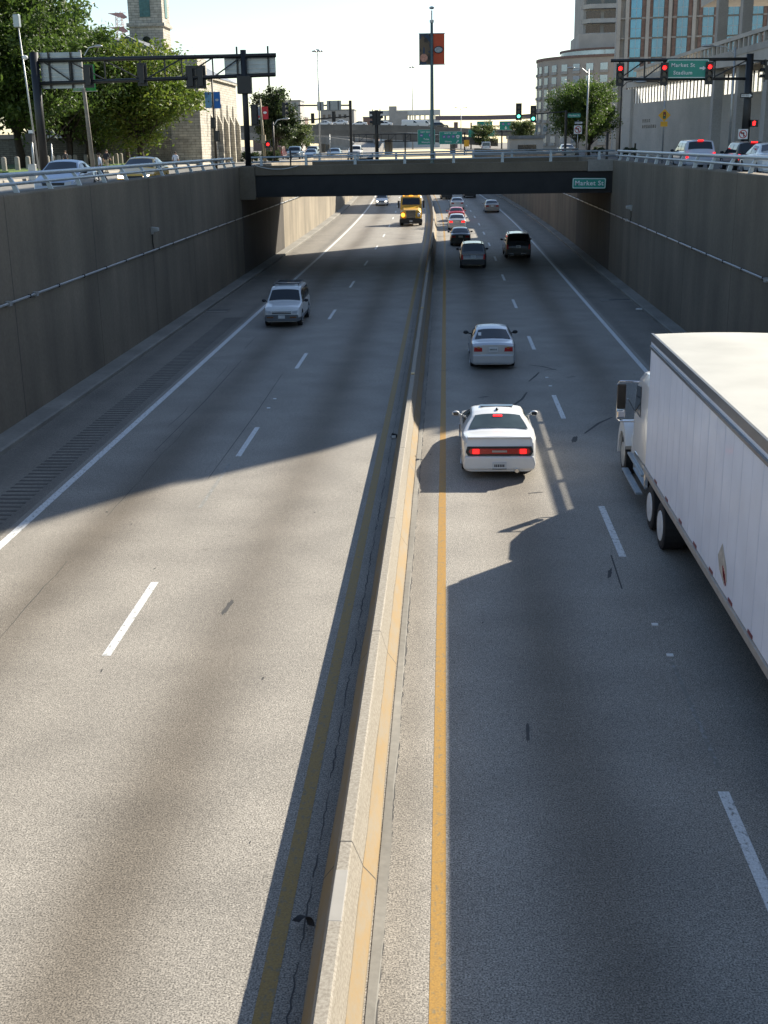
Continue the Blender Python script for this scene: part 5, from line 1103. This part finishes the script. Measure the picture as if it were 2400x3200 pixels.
p = sign_panel('guide_sign', 3.3, 2.2, None, g, (15.6, -.3, 6.1)); [shield(p, -.7+i*1.4, .4, .75, SB, ('44', '55')[i]) for i in range(2)]; MB().prism([(-.12, -.1), (.12, -.1), (.12, -.5), (.4, -.5), (0, -.95), (-.4, -.5), (-.12, -.5)], -.014, -.004).build('arrow', M['swhite'], p)
p = sign_panel('guide_sign', 3.4, 1.5, None, g, (11.0, -.2, 4.2)); p = sign_panel('guide_sign', 1.7, 1.9, None, g, (6.7, -.4, 4.3))
t = pole('work_sign', 'square orange yellow sign on posts beside the right direction sign', 'road sign', 3.6, 218, 6.2, 1.6, .05); MB().box(-.45, .45, -.1, -.05, 1.4, 2.5).build('panel', M['syellow'], t)

FLY = concrete_mat('flyover_concrete', (.19, .175, .15), .4, False)
def flyover(name, label, pts, w, th, par, m=FLY, piers=()):
    t = thing(name, label, 'flyover', (0, 0, 0)); b_ = MB()
    def off(i):
        a = Vector(pts[max(0, i-1)]); c = Vector(pts[min(len(pts)-1, i+1)]); d = (c-a); d.z = 0; d.normalize(); return Vector((-d.y, d.x, 0))
    rows = []; pr = []; pr2 = []
    for i, p in enumerate(pts):
        p = Vector(p); n = off(i); a = p-n*w/2; c = p+n*w/2; dn = Vector((0, 0, -th)); up = Vector((0, 0, par))
        rows.append([a, c, c+dn, a+dn]); pr.append([a-n*.02, a-n*.02+up, a+n*.25+up, a+n*.25+up*0]); pr2.append([c+n*.02, c+n*.02+up, c-n*.25+up, c-n*.25+up*0])
    b_.grid(rows, 0, True).build('deck', m, t); MB().grid(pr, 0, True).build('parapet', m, t); MB().grid(pr2, 0, True).build('parapet', m, t)
    for x, y, z in piers: MB().tube([(x, y, 5.5), (x, y, z-th)], .8, 10).build('pier', m, t)
    return t
flyover('flyover', 'grey elevated highway carrying cars and white vans across the distance, upper level', [(-120, 365, 13.2), (-41, 360, 13.4), (-20, 360, 13.0), (-6, 360, 12.4), (7, 360, 11.6), (60, 362, 9.2)], 11, 1.3, .45, FLY, [(-34, 360, 13), (-16, 360, 12.8), (2, 360, 11.8)])
flyover('flyover', 'lower grey elevated road in front of the upper elevated highway', [(-120, 308, 11.2), (-34, 304, 11.3), (-20, 304, 10.8), (-7, 304, 9.9), (12, 306, 8.4)], 9, 1.1, .6, FLY, [(-30, 304, 11), (-14, 304, 10.3)])
flyover('ramp', 'pale curved ramp rising left behind the far street cars', [(-14.6, 205, 6.1), (-14.2, 222, 6.9), (-14.6, 240, 7.7), (-17.5, 260, 8.5), (-24, 276, 9.2), (-36, 286, 10), (-60, 290, 11)], 5.5, .8, .75, M['bridge_lt'], [])
flyover('steel_bridge', 'long distant purple grey bridge deck at the right horizon', [(-4, 500, 17.9), (15, 500, 17.7), (38, 500, 17.9), (90, 505, 18.5)], 10, 1.0, .5, mat('purple_grey_steel', (.16, .12, .13), .6), [(4, 500, 17), (26, 500, 17), (50, 500, 17)])
G3 = 'vehicles on the elevated highway'
for lb, k, x, y, z, pm, rz in [('white van on the elevated highway, left of the two', 'van', -9.8, 357.5, 12.55, PW, -PI/2), ('white van on the elevated highway, right of the two', 'van', -6.4, 357.5, 12.42, PW, -PI/2), ('dark car on the elevated highway ahead of the white vans', 'suv', -1.6, 357.5, 12.1, PB, -PI/2), ('white car low on the elevated highway near the brown signal post', 'sedan', -17.3, 357.5, 12.9, PW, PI/2),
      ('white car on the elevated highway left of the signal arm', 'sedan', -34.4, 357.5, 13.35, PW, PI/2), ('white car on the elevated highway above the signal arm', 'sedan', -30.3, 362.5, 13.6, PW, PI/2), ('white car on the elevated highway just right of the black mast', 'sedan', -24.5, 357.5, 13.1, PW, PI/2)]:
    car('car' if k != 'van' else 'van', lb, 'car' if k != 'van' else 'van', k, x, y, z, rz, pm, G3, lod=1, plate=False)
t = thing('white_warehouse', 'long white building with open windows on the skyline beyond the elevated highway', 'building', (-20, 620, 6.2))
CW = mat('white_wall', (.55, .55, .52), .7, 0, .08, .3)
MB().box(-17.5, 17.2, 0, 12, 0, 13.2).build('wall', CW, t); MB().box(-17.6, 17.3, -.1, 12, 15.3, 17.6).build('upper_wall', CW, t); MB().box(-7.7, 1.1, -1, 13, 0, 17.1).build('center_block', M['cladding_d'], t); MB().box(-7.7, -4, -1, 13, 17.1, 19.5).build('stair_tower', M['cladding_d'], t)
q = MB()
for i in range(15):
    x = -17.5+i*2.45; 
    if -8 < x < 1: continue
    q.box(x, x+.5, -.05, .6, 13.21, 15.29); q.box(x, x+.5, 11, 11.9, 13.21, 15.29)
q.build('window_piers', CW, t)
for i, (x0, x1, y, z1, lb, m) in enumerate([(-47.5, -34.8, 480, 20.6, 'plain grey block on the skyline behind the signal arm', M['cladding_d']), (-53.5, -48.3, 420, 22.2, 'beige block on the skyline beside the dark tree', M['cladding']), (-80, -58, 520, 19, 'low brown building on the far left skyline', M['brick']), (-34, -28, 520, 18.6, 'low brick building right of the grey block', M['brick'])]):
    t = thing('distant_building', lb, 'building', ((x0+x1)/2, y, 6.2)); w_ = (x1-x0)/2
    MB().box(-w_, w_, 0, 12, 0, z1-6.2).build('wall', m, t); MB().box(-w_-.15, w_+.15, -.15, 12.1, z1-6.2, z1-5.8).build('roof', M['slate'], t)
    for k in range(int(w_)-1): MB().box(-w_+.8+k*2, -w_+1.8+k*2, -.05, -.005, z1-9, z1-7.6).build('window', M['dglass'], t)
